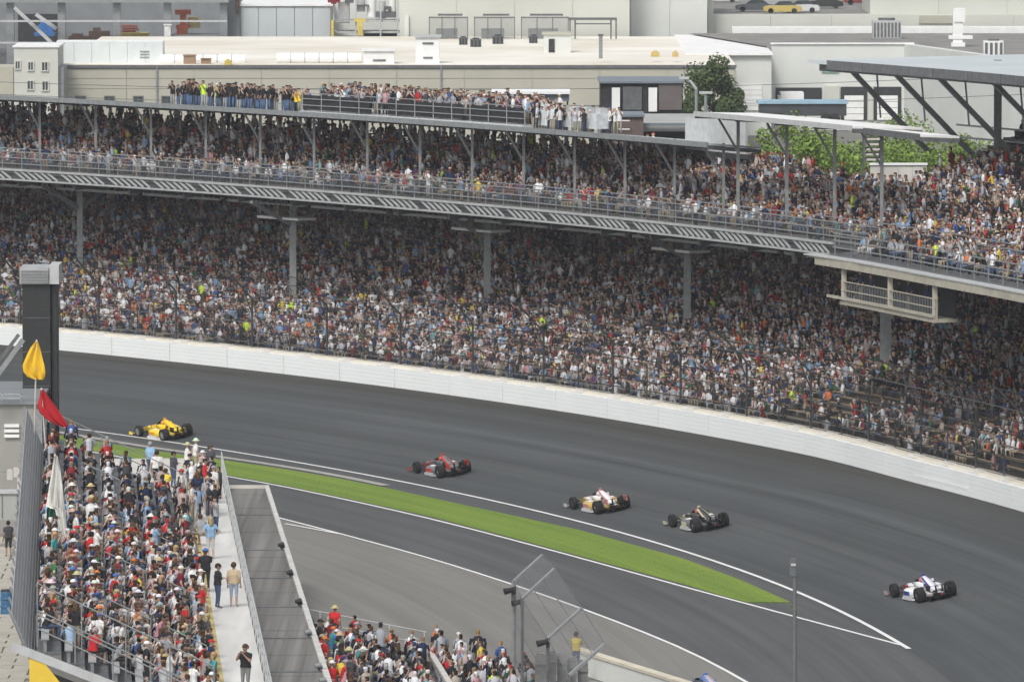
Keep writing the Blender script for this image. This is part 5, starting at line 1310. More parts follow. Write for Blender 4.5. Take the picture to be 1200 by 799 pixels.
# ------------------------------------------------------------------ open-wheel racing cars
M_tyre = mat('tyre_rubber', (.012, .012, .013), .85, .2, 6)
M_rim = mat('wheel_rim', (.05, .05, .052), .4, .2, 6, metal=.6)
M_carb = mat('carbon_black', (.020, .021, .022), .45, .2, 6)
def paint(name, col): return mat(name, col, .28, .03, 4, spec=.6)
def sect(y, hw, z0, z1, zc=None, n=12, sq=.62, cx=0):
    """rounded cross-section"""
    r = []
    for i in range(n):
        a = 2 * math.pi * (i + .5) / n; c, s = math.cos(a), math.sin(a)
        r.append(Vector((cx + hw * math.copysign(abs(c) ** sq, c), y, (z0 + z1) / 2 + (z1 - z0) / 2 * math.copysign(abs(s) ** sq, s))))
    return r
def racing_car(label, px, py, heading, P, number=None, group='open wheel racing cars in the turn', flat=False):
    """local frame: +Y forward, +X right; P = paint scheme"""
    g = at_z(px, py, 0); z = 0
    for _ in range(60):
        g = at_z(px, py, z); q, th = thq(g); z = .6 * z + .4 * (0 if flat else max(0, q + ease_in(th) * min(1, max(0, q) / 15)) * BANK)
    T = thing('racing_car', label, 'racing car', g, group)
    T.rotation_euler = (0, 0, 0)
    a = math.radians(heading)
    fwd = Vector((-math.sin(a), math.cos(a), 0))
    up = Vector((0, 0, 1)) if flat else Vector((-math.cos(math.radians(th)) * math.sin(R_(9.2)), -math.sin(math.radians(th)) * math.sin(R_(9.2)), math.cos(R_(9.2))))
    fwd = (fwd - up * fwd.dot(up)).normalized(); right = fwd.cross(up)
    T.rotation_euler = Matrix((right, fwd, up)).transposed().to_euler()
    def B(mb, name, mats, parent=T, smooth=False): return mb.build(name, mats, parent, local=True, smooth=smooth)
    body, nose, cover, pod, wing, acc, edge = [paint('car_paint_%s' % '_'.join('%d' % (c * 255) for c in k), k) for k in (P['body'], P['nose'], P['cover'], P['pod'], P['wing'], P['acc'], P['edge'])]
    # nose and tub
    m = MB(); m.loft([sect(2.42, .06, .20, .30), sect(2.3, .10, .17, .33), sect(1.9, .145, .16, .42), sect(1.5, .18, .14, .50), sect(1.1, .225, .12, .57)], 0)
    B(m, 'nose', [nose], smooth=True)
    m = MB(); m.loft([sect(1.1, .226, .12, .57), sect(.75, .27, .10, .62), sect(.42, .31, .08, .66), sect(.30, .32, .08, .60), sect(-.25, .33, .08, .60), sect(-.36, .33, .08, .68), sect(-.7, .30, .08, .66)], 0)
    B(m, 'tub', [body], smooth=True)
    m = MB(); m.loft([sect(1.102, .20, .50, .578), sect(.75, .24, .55, .632), sect(.45, .20, .62, .672)], 0); B(m, 'tub_stripe', [acc], smooth=True)
    # cockpit opening and rim
    m = MB(); m.loft([sect(.40, .20, .50, .672), sect(.25, .24, .50, .625), sect(-.22, .25, .50, .625), sect(-.32, .20, .5, .66)], 0); B(m, 'cockpit', [M_carb])
    m = MB(); m.add([(-.2, .42, .655), (.2, .42, .655), (.13, .33, .80), (-.13, .33, .80)], [(0, 1, 2, 3)]).add([(-.2, .405, .655), (.2, .405, .655), (.13, .315, .80), (-.13, .315, .80)], [(3, 2, 1, 0)]).add([(-.2, .42, .655), (-.13, .33, .80), (-.24, .16, .70), (-.27, .2, .63)], [(0, 1, 2, 3)]).add([(.2, .42, .655), (.13, .33, .80), (.24, .16, .70), (.27, .2, .63)], [(3, 2, 1, 0)])
    B(m, 'windscreen', [P.get('screen') or M_glass])
    for s in (-1, 1):
        m = MB(); m.loft([sect(.2, .07, .56, .72, cx=s * .28), sect(-.3, .08, .54, .78, cx=s * .27), sect(-.75, .05, .52, .72, cx=s * .2)], 0); B(m, 'headrest', [body], smooth=True)
    # roll hoop, airbox and engine cover
    m = MB(); m.loft([sect(-.34, .10, .60, .98), sect(-.46, .13, .58, 1.03), sect(-.75, .16, .50, .94), sect(-1.1, .20, .36, .80), sect(-1.5, .20, .30, .64), sect(-1.95, .13, .28, .50), sect(-2.15, .08, .28, .42)], 0)
    B(m, 'engine_cover', [cover], smooth=True)
    m = MB(); m.box((0, -.36, 1.0), (.15, .1, .1)); m.box((0, -.42, 1.08), (.10, .18, .06)); B(m, 'roll_hoop', [acc])
    m = MB()
    for s in (-1, 1):
        m.loft([[Vector((s * .10, -.5, 1.0)), Vector((s * .16, -.5, .93)), Vector((s * .15, -.52, .90)), Vector((s * .09, -.52, .97))], [Vector((s * .165, -1.1, .79)), Vector((s * .21, -1.1, .70)), Vector((s * .2, -1.12, .68)), Vector((s * .15, -1.12, .76))], [Vector((s * .17, -1.5, .63)), Vector((s * .22, -1.5, .55)), Vector((s * .2, -1.52, .53)), Vector((s * .15, -1.52, .6))]], 0)
    B(m, 'cover_stripe', [acc])
    m = MB(); m.loft([[Vector((x, y, z)) for x, y, z in ((-.012, -.55, 1.0), (.012, -.55, 1.0), (.012, -.6, .98), (-.012, -.6, .98))], [Vector((x, y, z)) for x, y, z in ((-.012, -1.0, .94), (.012, -1.0, .94), (.012, -1.05, .78), (-.012, -1.05, .78))], [Vector((x, y, z)) for x, y, z in ((-.012, -1.55, .70), (.012, -1.55, .70), (.012, -1.55, .58), (-.012, -1.55, .58))]], 0); B(m, 'cover_fin', [cover])
    # sidepods
    for s in (-1, 1):
        m = MB(); m.loft([sect(.32, .26, .16, .50, cx=s * .56), sect(.1, .30, .12, .54, cx=s * .58), sect(-.5, .31, .10, .53, cx=s * .57), sect(-1.0, .25, .10, .47, cx=s * .48), sect(-1.5, .15, .12, .40, cx=s * .34), sect(-1.75, .08, .15, .34, cx=s * .25)], 0)
        sp = B(m, 'sidepod', [pod], smooth=True); WL[sp.name] = Vector((0, 0, 0))
        m = MB(); m.box((s * .57, .335, .33), (.40, .06, .24)); B(m, 'inlet', [M_carb], sp)
        m = MB(); m.box((s * .875, -.2, .33), (.02, .62, .20)); B(m, 'side_panel', [acc], sp)
        m = MB(); m.box((s * .40, .02, .63), (.24, .05, .02)); m.box((s * .55, .05, .68), (.20, .08, .11)); B(m, 'mirror', [P.get('mirror') or body])
        # small livery patches
        m = MB(); m.box((s * .60, -.25, .541), (.26, .34, .012)); m.box((s * .52, -.85, .495), (.16, .22, .012), 0, 0, -.06); B(m, 'livery_patch', [P.get('patch') or M_trim])
        m = MB(); m.box((s * .19, -.95, .66), (.02, .34, .10), 0, -s * .06); B(m, 'livery_patch', [P.get('patch2') or M_carb])
    m = MB(); m.box((0, 1.75, .452), (.12, .22, .012), 0, 0, -.2); B(m, 'livery_patch', [P.get('patch') or M_trim])
    for s in (-1, 1):
        # floor ramp and edge
        m = MB(); m.loft([[Vector((s * .55, .75, .05)), Vector((s * .72, .75, .05)), Vector((s * .72, .75, .08)), Vector((s * .55, .75, .08))], [Vector((s * .55, .2, .05)), Vector((s * .97, .2, .05)), Vector((s * .97, .2, .10)), Vector((s * .55, .2, .085))], [Vector((s * .55, -.9, .05)), Vector((s * .97, -.9, .05)), Vector((s * .97, -.9, .12)), Vector((s * .55, -.9, .085))], [Vector((s * .4, -1.5, .07)), Vector((s * .62, -1.25, .07)), Vector((s * .62, -1.25, .10)), Vector((s * .4, -1.5, .10))]], 0)
        m.box((s * .96, -.45, .17), (.025, 1.0, .15)); B(m, 'floor_edge', [edge])
    m = MB(); m.box((0, -.3, .055), (1.0, 3.0, .03)); m.add([(-.5, -1.7, .07), (.5, -1.7, .07), (.5, -2.2, .26), (-.5, -2.2, .26), (-.5, -1.7, .04), (.5, -1.7, .04), (.5, -2.2, .22), (-.5, -2.2, .22)], [(0, 1, 2, 3), (7, 6, 5, 4), (0, 3, 7, 4), (1, 5, 6, 2), (2, 6, 7, 3)])
    for x in (-.5, -.2, .2, .5): m.box((x, -1.95, .15), (.015, .5, .2))
    B(m, 'floor', [M_carb])
    m = MB(); m.loft([sect(-1.6, .17, .14, .42), sect(-2.05, .12, .18, .40), sect(-2.3, .07, .24, .36)], 0); m.tube((.13, -1.7, .42), (.17, -2.12, .46), .045, .05, 8).tube((-.13, -1.7, .42), (-.17, -2.12, .46), .045, .05, 8); B(m, 'gearbox', [M_carb])
    m = MB(); m.box((0, -2.33, .31), (.06, .04, .05)); B(m, 'rear_light', [mat('red_lens', (.45, .02, .02), .4, .05, 1)])
    # front wing
    m = MB(); m.loft([[Vector((x, 2.5 - .06 * abs(x), .10)), Vector((x, 2.5 - .06 * abs(x), .115)), Vector((x, 2.16 - .06 * abs(x), .17)), Vector((x, 2.16 - .06 * abs(x), .15))] for x in (-.93, -.5, 0, .5, .93)], 0); fw = B(m, 'front_wing', [wing]); WL[fw.name] = Vector((0, 0, 0))
    for s in (-1, 1):
        m = MB(); m.box((s * .945, 2.27, .17), (.022, .42, .17)); B(m, 'endplate', [wing], fw)
        m = MB(); m.box((s * .11, 2.3, .19), (.025, .2, .14)); B(m, 'wing_pylon', [M_carb], fw)
    # rear wing
    m = MB(); m.loft([[Vector((x, -2.02, .70)), Vector((x, -2.02, .72)), Vector((x, -2.34, .77)), Vector((x, -2.34, .755))] for x in (-.56, 0, .56)], 0); rw = B(m, 'rear_wing', [P.get('rear') or wing]); WL[rw.name] = Vector((0, 0, 0))
    for s in (-1, 1):
        m = MB(); m.box((s * .57, -2.18, .66), (.022, .46, .28)); B(m, 'endplate', [acc if P.get('endacc') else M_carb], rw)
        m = MB(); m.box((s * .16, -2.12, .56), (.03, .16, .34)); B(m, 'wing_pylon', [M_carb], rw)
    # wheels
    def wheel(x, y, r, w, steer=0):
        n = 24; prof = [(-.5, .62), (-.5, .86), (-.46, .95), (-.36, .995), (0, 1.0), (.36, .995), (.46, .95), (.5, .86), (.5, .62)]
        Mz = Matrix.Rotation(steer, 3, 'Z')
        rings = [[Mz @ Vector((h * w, r * k * math.cos(2 * math.pi * i / n), r * k * math.sin(2 * math.pi * i / n))) + Vector((x, y, r)) for i in range(n)] for h, k in prof]
        m = MB(); m.loft(rings, 0, caps=False); o = B(m, 'wheel', [M_tyre], smooth=True); WL[o.name] = Vector((0, 0, 0))
        m = MB()
        for s in (-1, 1):
            c = Mz @ Vector((s * w * .40, 0, 0)) + Vector((x, y, r)); ns_ = 8
            ring0 = [c + Mz @ Vector((s * .02, r * .62 * math.cos(2 * math.pi * i / 16), r * .62 * math.sin(2 * math.pi * i / 16))) for i in range(16)]
            ring1 = [c + Mz @ Vector((0, r * .5 * math.cos(2 * math.pi * i / 16), r * .5 * math.sin(2 * math.pi * i / 16))) for i in range(16)]
            ring2 = [c + Mz @ Vector((-s * .05, r * .12 * math.cos(2 * math.pi * i / 16), r * .12 * math.sin(2 * math.pi * i / 16))) for i in range(16)]
            m.loft([ring0, ring1, ring2], 0, caps=True)
            for i in range(ns_):
                t_ = 2 * math.pi * i / ns_; d = Mz @ Vector((0, math.cos(t_), math.sin(t_)))
                m.beam(c + d * (r * .1) + Mz @ Vector((s * .0, 0, 0)), c + d * (r * .56), .03, .04)
        B(m, 'rim', [P.get('rim') or M_rim], o)
        m = MB(); m.tube(Mz @ Vector((-w * .46, 0, 0)) + Vector((x, y, r)), Mz @ Vector((w * .46, 0, 0)) + Vector((x, y, r)), .05, None, 8); B(m, 'hub', [M_steel_l], o)
    wheel(-.81, 1.45, .33, .27, .04); wheel(.81, 1.45, .33, .27, .04); wheel(-.775, -1.55, .355, .39); wheel(.775, -1.55, .355, .39)
    for s in (-1, 1):
        for (p, q) in (((.2, 1.75, .44), (.70, 1.48, .42)), ((.22, 1.2, .45), (.70, 1.42, .42)), ((.2, 1.7, .22), (.70, 1.47, .24)), ((.22, 1.15, .2), (.70, 1.43, .24)), ((.2, 1.45, .5), (.68, 1.45, .26)), ((.16, -1.2, .42), (.62, -1.52, .42)), ((.12, -1.95, .40), (.62, -1.58, .42)), ((.16, -1.25, .2), (.62, -1.52, .22)), ((.12, -1.9, .22), (.62, -1.58, .22)), ((.1, -1.55, .36), (.6, -1.55, .355))):
            m = MB(); m.beam((s * p[0], p[1], p[2]), (s * q[0], q[1], q[2]), .05, .022); B(m, 'wishbone', [M_carb])
    m = MB(); m.tube((.08, .95, .6), (.08, .93, .74), .008, .005, 5); B(m, 'aerial', [M_carb])
    # driver: head, shoulders and gloved hands on the wheel - a person in the car
    D = thing('driver', P['driver'][0], 'person', g, 'racing drivers')
    D.rotation_euler = T.rotation_euler
    m = MB(); m.loft([sect(-.1, .17, .30, .44), sect(-.12, .20, .44, .56), sect(-.14, .12, .56, .64), sect(-.13, .07, .62, .68)], 0)
    for s in (-1, 1):
        m.tube((s * .17, -.1, .52), (s * .2, .12, .44), .06, .05, 8); m.tube((s * .2, .12, .44), (s * .1, .32, .52), .05, .04, 8)
        for f in range(4): m.tube((s * (.085 + .012 * f), .32, .50 + .016 * f), (s * (.07 + .01 * f), .37, .51 + .016 * f), .010, .008, 5)
        m.tube((s * .09, .31, .53), (s * .06, .34, .555), .010, .008, 5)
    suit = m.build('race_suit', paint('suit_%s' % '_'.join('%d' % (c * 255) for c in P['suit']), P['suit']), D, local=True, smooth=False)
    hr = []
    for k in range(7):
        e = -math.pi / 2 + math.pi * (k + .35) / 7.0
        hr.append([Vector((.132 * math.cos(e) * math.cos(2 * math.pi * i / 14), -.12 + .155 * math.cos(e) * math.sin(2 * math.pi * i / 14), .78 + .14 * math.sin(e))) for i in range(14)])
    m = MB(); m.loft(hr, 0); m.build('helmet', paint('helmet_%s' % '_'.join('%d' % (c * 255) for c in P['driver'][1]), P['driver'][1]), D, local=True, smooth=True)
    m = MB(); m.loft([[Vector((.136 * math.cos(t_), -.12 + .16 * math.sin(t_), zz_)) for zz_ in (.77, .83)] + [Vector((.128 * math.cos(t_), -.12 + .15 * math.sin(t_), zz_)) for zz_ in (.83, .77)] for t_ in np.linspace(.5, math.pi - .5, 8)], 0); m.build('visor', M_carb, D, local=True)
    return T

YL, RD_, WT, BK, GD, BL = (.78, .57, .03), (.55, .035, .02), (.74, .74, .74), (.022, .023, .025), (.52, .37, .11), (.02, .045, .28)
racing_car('yellow open wheel racing car nearest the crowd of the left stand', 192, 510.5, 31.5,
           dict(body=YL, nose=YL, cover=YL, pod=YL, wing=YL, acc=(.76, .38, .04), edge=(.70, .70, .70), mirror=None, rim=mat('pale_rim', (.22, .22, .22), .4, .1, 4), suit=YL, rear=M_carb, endacc=False, driver=('driver in yellow and orange helmet seated in the yellow racing car', (.70, .30, .06))))
racing_car('red, silver and black open wheel racing car second from left', 518, 553.5, 25.5,
           dict(body=(.10, .10, .11), nose=(.30, .03, .025), cover=(.16, .16, .165), pod=(.14, .14, .15), wing=(.36, .05, .04), acc=RD_, edge=(.52, .52, .52), suit=BK, rear=M_carb, endacc=True, driver=('driver in bright red helmet seated in the red and silver racing car', (.60, .05, .03))))
racing_car('white and gold open wheel racing car in the middle of the field', 703, 595.5, 24.0,
           dict(body=WT, nose=GD, cover=WT, pod=GD, wing=(.55, .5, .5), acc=(.52, .20, .20), edge=(.66, .66, .68), suit=WT, rear=M_carb, endacc=True, driver=('driver in white and red helmet seated in the white and gold car', (.66, .55, .55))))
racing_car('black and pale gold open wheel racing car right of the white one', 819, 616.5, 21.0,
           dict(body=(.05, .05, .052), nose=(.50, .45, .28), cover=(.06, .06, .062), pod=(.13, .13, .14), wing=(.52, .50, .40), acc=(.55, .50, .34), edge=(.58, .58, .55), suit=BK, rear=M_carb, endacc=False, driver=('driver in red and white helmet seated in the black and gold car', (.55, .10, .10))))
racing_car('white, red and blue open wheel racing car last at right', 1082, 698.5, 19.5,
           dict(body=(.70, .70, .72), nose=(.40, .02, .04), cover=(.66, .66, .70), pod=WT, wing=(.45, .30, .32), acc=BL, edge=(.68, .68, .70), suit=BL, rear=M_carb, endacc=False, driver=('driver in white and red helmet seated in the white and blue car', (.64, .18, .18))))
racing_car('dark racing car barely showing at the bottom edge by the pit exit', 822, 817, 24, flat=True,
           P=dict(body=(.05, .05, .06), nose=BK, cover=(.45, .38, .42), pod=BK, wing=BK, acc=(.10, .22, .55), edge=(.2, .2, .2), suit=BK, rear=M_carb, endacc=False, driver=('driver in dark blue helmet in the car at the bottom edge', (.05, .12, .35))))
# ------------------------------------------------------------------ near spectators: individual figures
M_skin = objcol('skin', 'skin_tone', .6, .06); M_top = objcol('shirt_cloth', 'top_tone', .85, .14); M_bot = objcol('trouser_cloth', 'bottom_tone', .85, .14)
M_hair = objcol('hair_or_hat', 'head_tone', .8, .15, 20); M_shoe = mat('shoe_leather', (.10, .10, .10), .7, .2, 4)
def capsule(mb, p, q, r0, r1, n=12, flat=1.0):
    """closed tapered limb with rounded ends; flat squashes it front to back"""
    p, q = Vector(p), Vector(q); d = (q - p).normalized()
    ref = Vector((0, 1, 0)) if abs(d.y) < .9 else Vector((0, 0, 1))
    sx = d.cross(ref).normalized(); sy = sx.cross(d)
    rings = []
    for t_, rr in ((-1, .0), (-.86, .5), (-.5, .86), (0, 1)): rings.append((p + d * (t_ * r0), r0 * max(rr, .12)))
    for t_, rr in ((0, 1), (.5, .86), (.86, .5), (1, .0)): rings.append((q + d * (t_ * r1), r1 * max(rr, .12)))
    mb.loft([[c + sx * (r * math.cos(2 * math.pi * i / n)) + sy * (r * flat * math.sin(2 * math.pi * i / n)) for i in range(n)] for c, r in rings])
BONES = {}
def make_figure(key, J, shorts=False, sleeves=.35, female=False):
    """J: joints. Limbs are fused into one continuous skin with a voxel remesh, then regions get cloth or skin."""
    mb = MB(); bones = []
    def limb(a, b, r0, r1, region, flat=1.0):
        capsule(mb, J[a] if isinstance(a, str) else a, J[b] if isinstance(b, str) else b, r0, r1, 12, flat)
        bones.append((Vector(J[a] if isinstance(a, str) else a), Vector(J[b] if isinstance(b, str) else b), max(r0, r1), region))
    hw = .145 if not female else .15
    pel, che, nk, hd = (Vector(J[k]) for k in ('pelvis', 'chest', 'neck', 'head'))
    ax = Vector(J['ax']) if 'ax' in J else Vector((1, 0, 0))
    for s in (-1, 1):
        limb(pel + ax * (.075 * s), pel + (che - pel) * .45 + ax * (.06 * s), .125, .115, 'top')
        limb(pel + (che - pel) * .45 + ax * (.06 * s), che + ax * (.075 * s), .115, .125, 'top')
        limb(che + ax * (.08 * s), nk + (che - nk) * .25 + ax * (.10 * s), .115, .085, 'top')
        S = 'l' if s < 0 else 'r'
        sh = Vector(J[S + 'sho'])
        limb(nk + (che - nk) * .2, sh, .075, .068, 'top')
        limb(sh, S + 'elb', .062, .045, 'arm'); limb(S + 'elb', S + 'wri', .043, .028, 'skin')
        wv = (Vector(J[S + 'wri']) - Vector(J[S + 'elb'])).normalized()
        limb(Vector(J[S + 'wri']), Vector(J[S + 'wri']) + wv * .07, .030, .034, 'skin')
        limb(pel + ax * (.09 * s) , S + 'kne', .098, .06, 'bot'); limb(S + 'kne', S + 'ank', .058, .038, 'shin')
        limb(S + 'ank', S + 'toe', .042, .034, 'shoe')
    limb(nk, nk + (hd - nk) * .5, .056, .052, 'skin')
    limb(hd + Vector((0, 0, -.045)), hd + Vector((0, -.008, .045)), .078, .094, 'skin')
    limb(hd + Vector(J.get('face', (0, 1, 0))) * .045 + Vector((0, 0, -.075)), hd + Vector(J.get('face', (0, 1, 0))) * .05 + Vector((0, 0, .02)), .048, .058, 'skin')
    o = mb.build('proto', [M_skin, M_top, M_bot, M_shoe])
    md = o.modifiers.new('r', 'REMESH'); md.mode = 'VOXEL'; md.voxel_size = .026; md.use_smooth_shade = True
    sm_ = o.modifiers.new('s', 'SMOOTH'); sm_.iterations = 2; sm_.factor = .5
    dg = bpy.context.evaluated_depsgraph_get(); me = bpy.data.meshes.new_from_object(o.evaluated_get(dg), depsgraph=dg)
    old = o.data; bpy.data.objects.remove(o); bpy.data.meshes.remove(old)
    me.materials.clear()
    for m in (M_skin, M_top, M_bot, M_shoe): me.materials.append(m)
    npz = len(me.polygons); co = np.zeros(npz * 3); me.polygons.foreach_get('center', co); co = co.reshape(-1, 3)
    dist = np.full((len(bones), npz), 9.0); tt = np.zeros((len(bones), npz))
    for i, (a, b, r, reg) in enumerate(bones):
        a = np.array(a); b = np.array(b); ab = b - a; t_ = ((co - a) @ ab / max(ab @ ab, 1e-9)).clip(0, 1)
        dist[i] = np.linalg.norm(co - (a + t_[:, None] * ab), axis=1) - r; tt[i] = t_
    bi = dist.argmin(0); mi = np.zeros(npz, int)
    code = {'top': 1, 'bot': 2, 'shoe': 3, 'skin': 0}
    for f in range(npz):
        reg = bones[bi[f]][3]; t_ = tt[bi[f], f]
        mi[f] = (1 if t_ < sleeves * 2 else 0) if reg == 'arm' else ((0 if shorts else 2) if reg == 'shin' else code[reg])
        if reg == 'top' and (Vector(co[f]) - pel).dot((che - pel).normalized()) < -.02: mi[f] = 2
    me.polygons.foreach_set('material_index', mi); me.polygons.foreach_set('use_smooth', [True] * npz)
    # hands (five fingers), nose, ears, eyes, mouth added to the same mesh
    bm = bmesh.new(); bm.from_mesh(me); ex = MB(); face = Vector(J.get('face', (0, 1, 0))).normalized(); side = face.cross(Vector((0, 0, 1))).normalized()
    for S, s in (('l', -1), ('r', 1)):
        w = Vector(J[S + 'wri']); d = (w - Vector(J[S + 'elb'])).normalized(); base = w + d * .085
        pr = d.cross(Vector((0, 0, 1))); pr = pr.normalized() if pr.length > .1 else Vector((1, 0, 0)); cu = pr.cross(d).normalized() * -1
        if cu.z > 0: cu = -cu
        for f, ln in enumerate((.06, .072, .068, .05)):
            p0 = base + pr * ((f - 1.5) * .019); p1 = p0 + d * ln * .55 + cu * ln * .15; p2 = p1 + d * ln * .3 + cu * ln * .45
            ex.tube(p0 - d * .02, p1, .0095, .0085, 6); ex.tube(p1, p2, .0085, .007, 6)
        p0 = w + d * .03 + pr * (-s * .03); p1 = p0 + d * .035 - pr * (s * .025) + cu * .01; ex.tube(p0, p1, .011, .010, 6); ex.tube(p1, p1 + d * .03 + cu * .008, .010, .008, 6)
    hc = hd
    fy = .105
    ex.add([hc + face * fy + Vector((0, 0, .02)), hc + face * (fy - .01) + side * .016 - Vector((0, 0, .028)), hc + face * (fy + .022) - Vector((0, 0, .026)), hc + face * (fy - .01) - side * .016 - Vector((0, 0, .028))], [(0, 1, 2), (0, 2, 3), (1, 3, 2)], 0)
    for s in (-1, 1):
        e = hc + face * (fy - .004) + side * (s * .033) + Vector((0, 0, .022)); ex.box(e, (.022, .022, .010), 3)
        er = hc + side * (s * .098) - face * .005; ex.box(er, (.022, .035, .058), 0)
    ex.box(hc + face * (fy - .004) - Vector((0, 0, .055)), (.035, .03, .008), 3)
    vs = [bm.verts.new(v) for v in ex.v]
    for f, m_ in zip(ex.f, ex.m):
        try: nf = bm.faces.new([vs[i] for i in f]); nf.material_index = m_; nf.smooth = False
        except ValueError: pass
    bm.to_mesh(me); bm.free(); me.name = 'figure_' + key
    return me, (hd.copy(), face)

def sit_pose(lean=.1, face=(0, 1, 0), arms='lap', twist=0):
    J = dict(pelvis=(0, -.06, .56), chest=(0, -.06 + lean * .7, .90), neck=(0, -.05 + lean, 1.06), head=(0, -.03 + lean * 1.15, 1.25), face=face)
    sy, sz = -.05 + lean * .9, 1.01
    J.update(lsho=(-.19, sy, sz), rsho=(.19, sy, sz), lkne=(-.13, .40, .56), rkne=(.12, .41, .55), lank=(-.13, .42, .10), rank=(.13, .38, .10), ltoe=(-.15, .54, .045), rtoe=(.16, .50, .045))
    if arms == 'lap': J.update(lelb=(-.25, sy + .06, .77), relb=(.25, sy + .05, .77), lwri=(-.13, .24, .66), rwri=(.12, .25, .66))
    elif arms == 'fold': J.update(lelb=(-.25, sy + .07, .78), relb=(.25, sy + .07, .78), lwri=(.05, sy + .23, .82), rwri=(-.05, sy + .21, .78))
    elif arms == 'knees': J.update(lelb=(-.22, .16, .74), relb=(.22, .17, .74), lwri=(-.05, .38, .70), rwri=(.06, .39, .72))
    elif arms == 'up': J.update(lelb=(-.24, sy + .14, .84), relb=(.25, sy + .16, .88), lwri=(-.06, sy + .22, 1.16), rwri=(.07, sy + .22, 1.17))
    elif arms == 'chin': J.update(lelb=(-.22, sy + .1, .77), relb=(.24, sy + .06, .77), lwri=(-.04, sy + .17, 1.04), rwri=(.02, sy + .24, .76))
    return J
def stand_pose(arms='down', face=(0, 1, 0), lean=.02, step=0):
    J = dict(pelvis=(0, 0, .95), chest=(0, lean * .6, 1.27), neck=(0, lean, 1.44), head=(0, lean + .015, 1.64), face=face)
    J.update(lsho=(-.195, lean, 1.39), rsho=(.195, lean, 1.39), lkne=(-.10, .03 + step * .22, .50), rkne=(.10, .02 - step * .12, .50), lank=(-.11, -.02 + step * .28, .085), rank=(.11, -.01 - step * .34, .09 + abs(step) * .05), ltoe=(-.13, .12 + step * .28, .04), rtoe=(.13, .13 - step * .34, .04))
    if arms == 'down': J.update(lelb=(-.25, -.02, 1.11), relb=(.25, -.02, 1.11), lwri=(-.25, .08, .87), rwri=(.25, .08, .87))
    elif arms == 'phone': J.update(lelb=(-.23, .14, 1.17), relb=(.24, .16, 1.20), lwri=(-.05, .24, 1.42), rwri=(.07, .25, 1.45))
    elif arms == 'hips': J.update(lelb=(-.36, -.08, 1.15), relb=(.36, -.08, 1.15), lwri=(-.19, .06, 1.0), rwri=(.19, .06, 1.0))
    elif arms == 'fold': J.update(lelb=(-.25, .06, 1.15), relb=(.25, .06, 1.15), lwri=(.06, .2, 1.19), rwri=(-.06, .18, 1.14))
    return J
FIG = {}
fd = lambda a: (math.sin(a), math.cos(a), 0)
FIG['sit0'] = make_figure('sit0', sit_pose(.10, fd(.3), 'lap'), shorts=True)
FIG['sit1'] = make_figure('sit1', sit_pose(.24, fd(.5), 'knees'), shorts=False)
FIG['sit2'] = make_figure('sit2', sit_pose(.05, fd(.1), 'fold'), shorts=True, sleeves=.3)
FIG['sit3'] = make_figure('sit3', sit_pose(.08, fd(.2), 'up'), shorts=False, sleeves=.3)
FIG['sit4'] = make_figure('sit4', sit_pose(.14, fd(-.2), 'chin'), shorts=True, sleeves=.5, female=True)
FIG['stand0'] = make_figure('stand0', stand_pose('down', fd(.3)), shorts=True)
FIG['stand1'] = make_figure('stand1', stand_pose('phone', fd(.1)), shorts=False)
FIG['stand2'] = make_figure('stand2', stand_pose('hips', fd(-.2)), shorts=True, female=True)
FIG['stand3'] = make_figure('stand3', stand_pose('fold', fd(.5)), shorts=False, sleeves=.5)
FIG['walk0'] = make_figure('walk0', stand_pose('down', fd(0), .06, 1.0), shorts=False)

# headwear and hair, modelled round the head's centre, facing +Y
def dome(rx, ry, rz, z0, n=14, k=5, dy=0, zcut=-.15):
    rings = []
    for i in range(k + 1):
        e = math.asin(max(-1, zcut)) + (math.pi / 2 - math.asin(max(-1, zcut))) * i / k
        c = max(math.cos(e), .02)
        rings.append([Vector((rx * c * math.cos(2 * math.pi * j / n), dy + ry * c * math.sin(2 * math.pi * j / n), z0 + rz * math.sin(e))) for j in range(n)])
    return rings
def hw_mesh(kind):
    m = MB()
    if kind == 'short_hair': m.loft(dome(.104, .122, .125, .012, dy=-.012, zcut=-.05)); m.loft([[Vector((x, y, z)) for x, y, z in ((-.095, -.02, -.05), (.095, -.02, -.05), (.1, -.03, .05), (-.1, -.03, .05))], [Vector((x, y, z)) for x, y, z in ((-.06, -.115, -.06), (.06, -.115, -.06), (.07, -.125, .05), (-.07, -.125, .05))]])
    elif kind == 'long_hair':
        m.loft(dome(.110, .126, .130, .012, dy=-.010, zcut=-.05))
        m.loft([[Vector((x * w, -.035 + y, z)) for x, y in ((-1, .03), (-.6, -.085), (.6, -.085), (1, .03), (.75, .0), (-.75, .0))] for z, w in ((.03, .112), (-.08, .116), (-.18, .11), (-.27, .08))])
    elif kind == 'cap':
        m.loft(dome(.108, .124, .118, .025, dy=-.006, zcut=-.05)); m.loft([[Vector((x, .105, .03)) for x in (-.085, .085)] + [Vector((x, .105, .042)) for x in (.085, -.085)], [Vector((x, .165, .030)) for x in (-.075, .075)] + [Vector((x, .165, .038)) for x in (.075, -.075)], [Vector((x, .205, .018)) for x in (-.045, .045)] + [Vector((x, .205, .024)) for x in (.045, -.045)]])
    elif kind == 'sun_hat':
        m.loft(dome(.106, .122, .115, .035, dy=-.004, zcut=-.05)); n = 16
        m.loft([[Vector((r * math.cos(2 * math.pi * j / n), r * 1.08 * math.sin(2 * math.pi * j / n), z)) for j in range(n)] for r, z in ((.10, .03), (.19, .012), (.195, .018), (.10, .046))], caps=False)
    return m
HWM = {}
for kd in ('short_hair', 'long_hair', 'cap', 'sun_hat'):
    o = hw_mesh(kd).build(kd, M_hair, smooth=True); HWM[kd] = o.data; bpy.data.objects.remove(o)

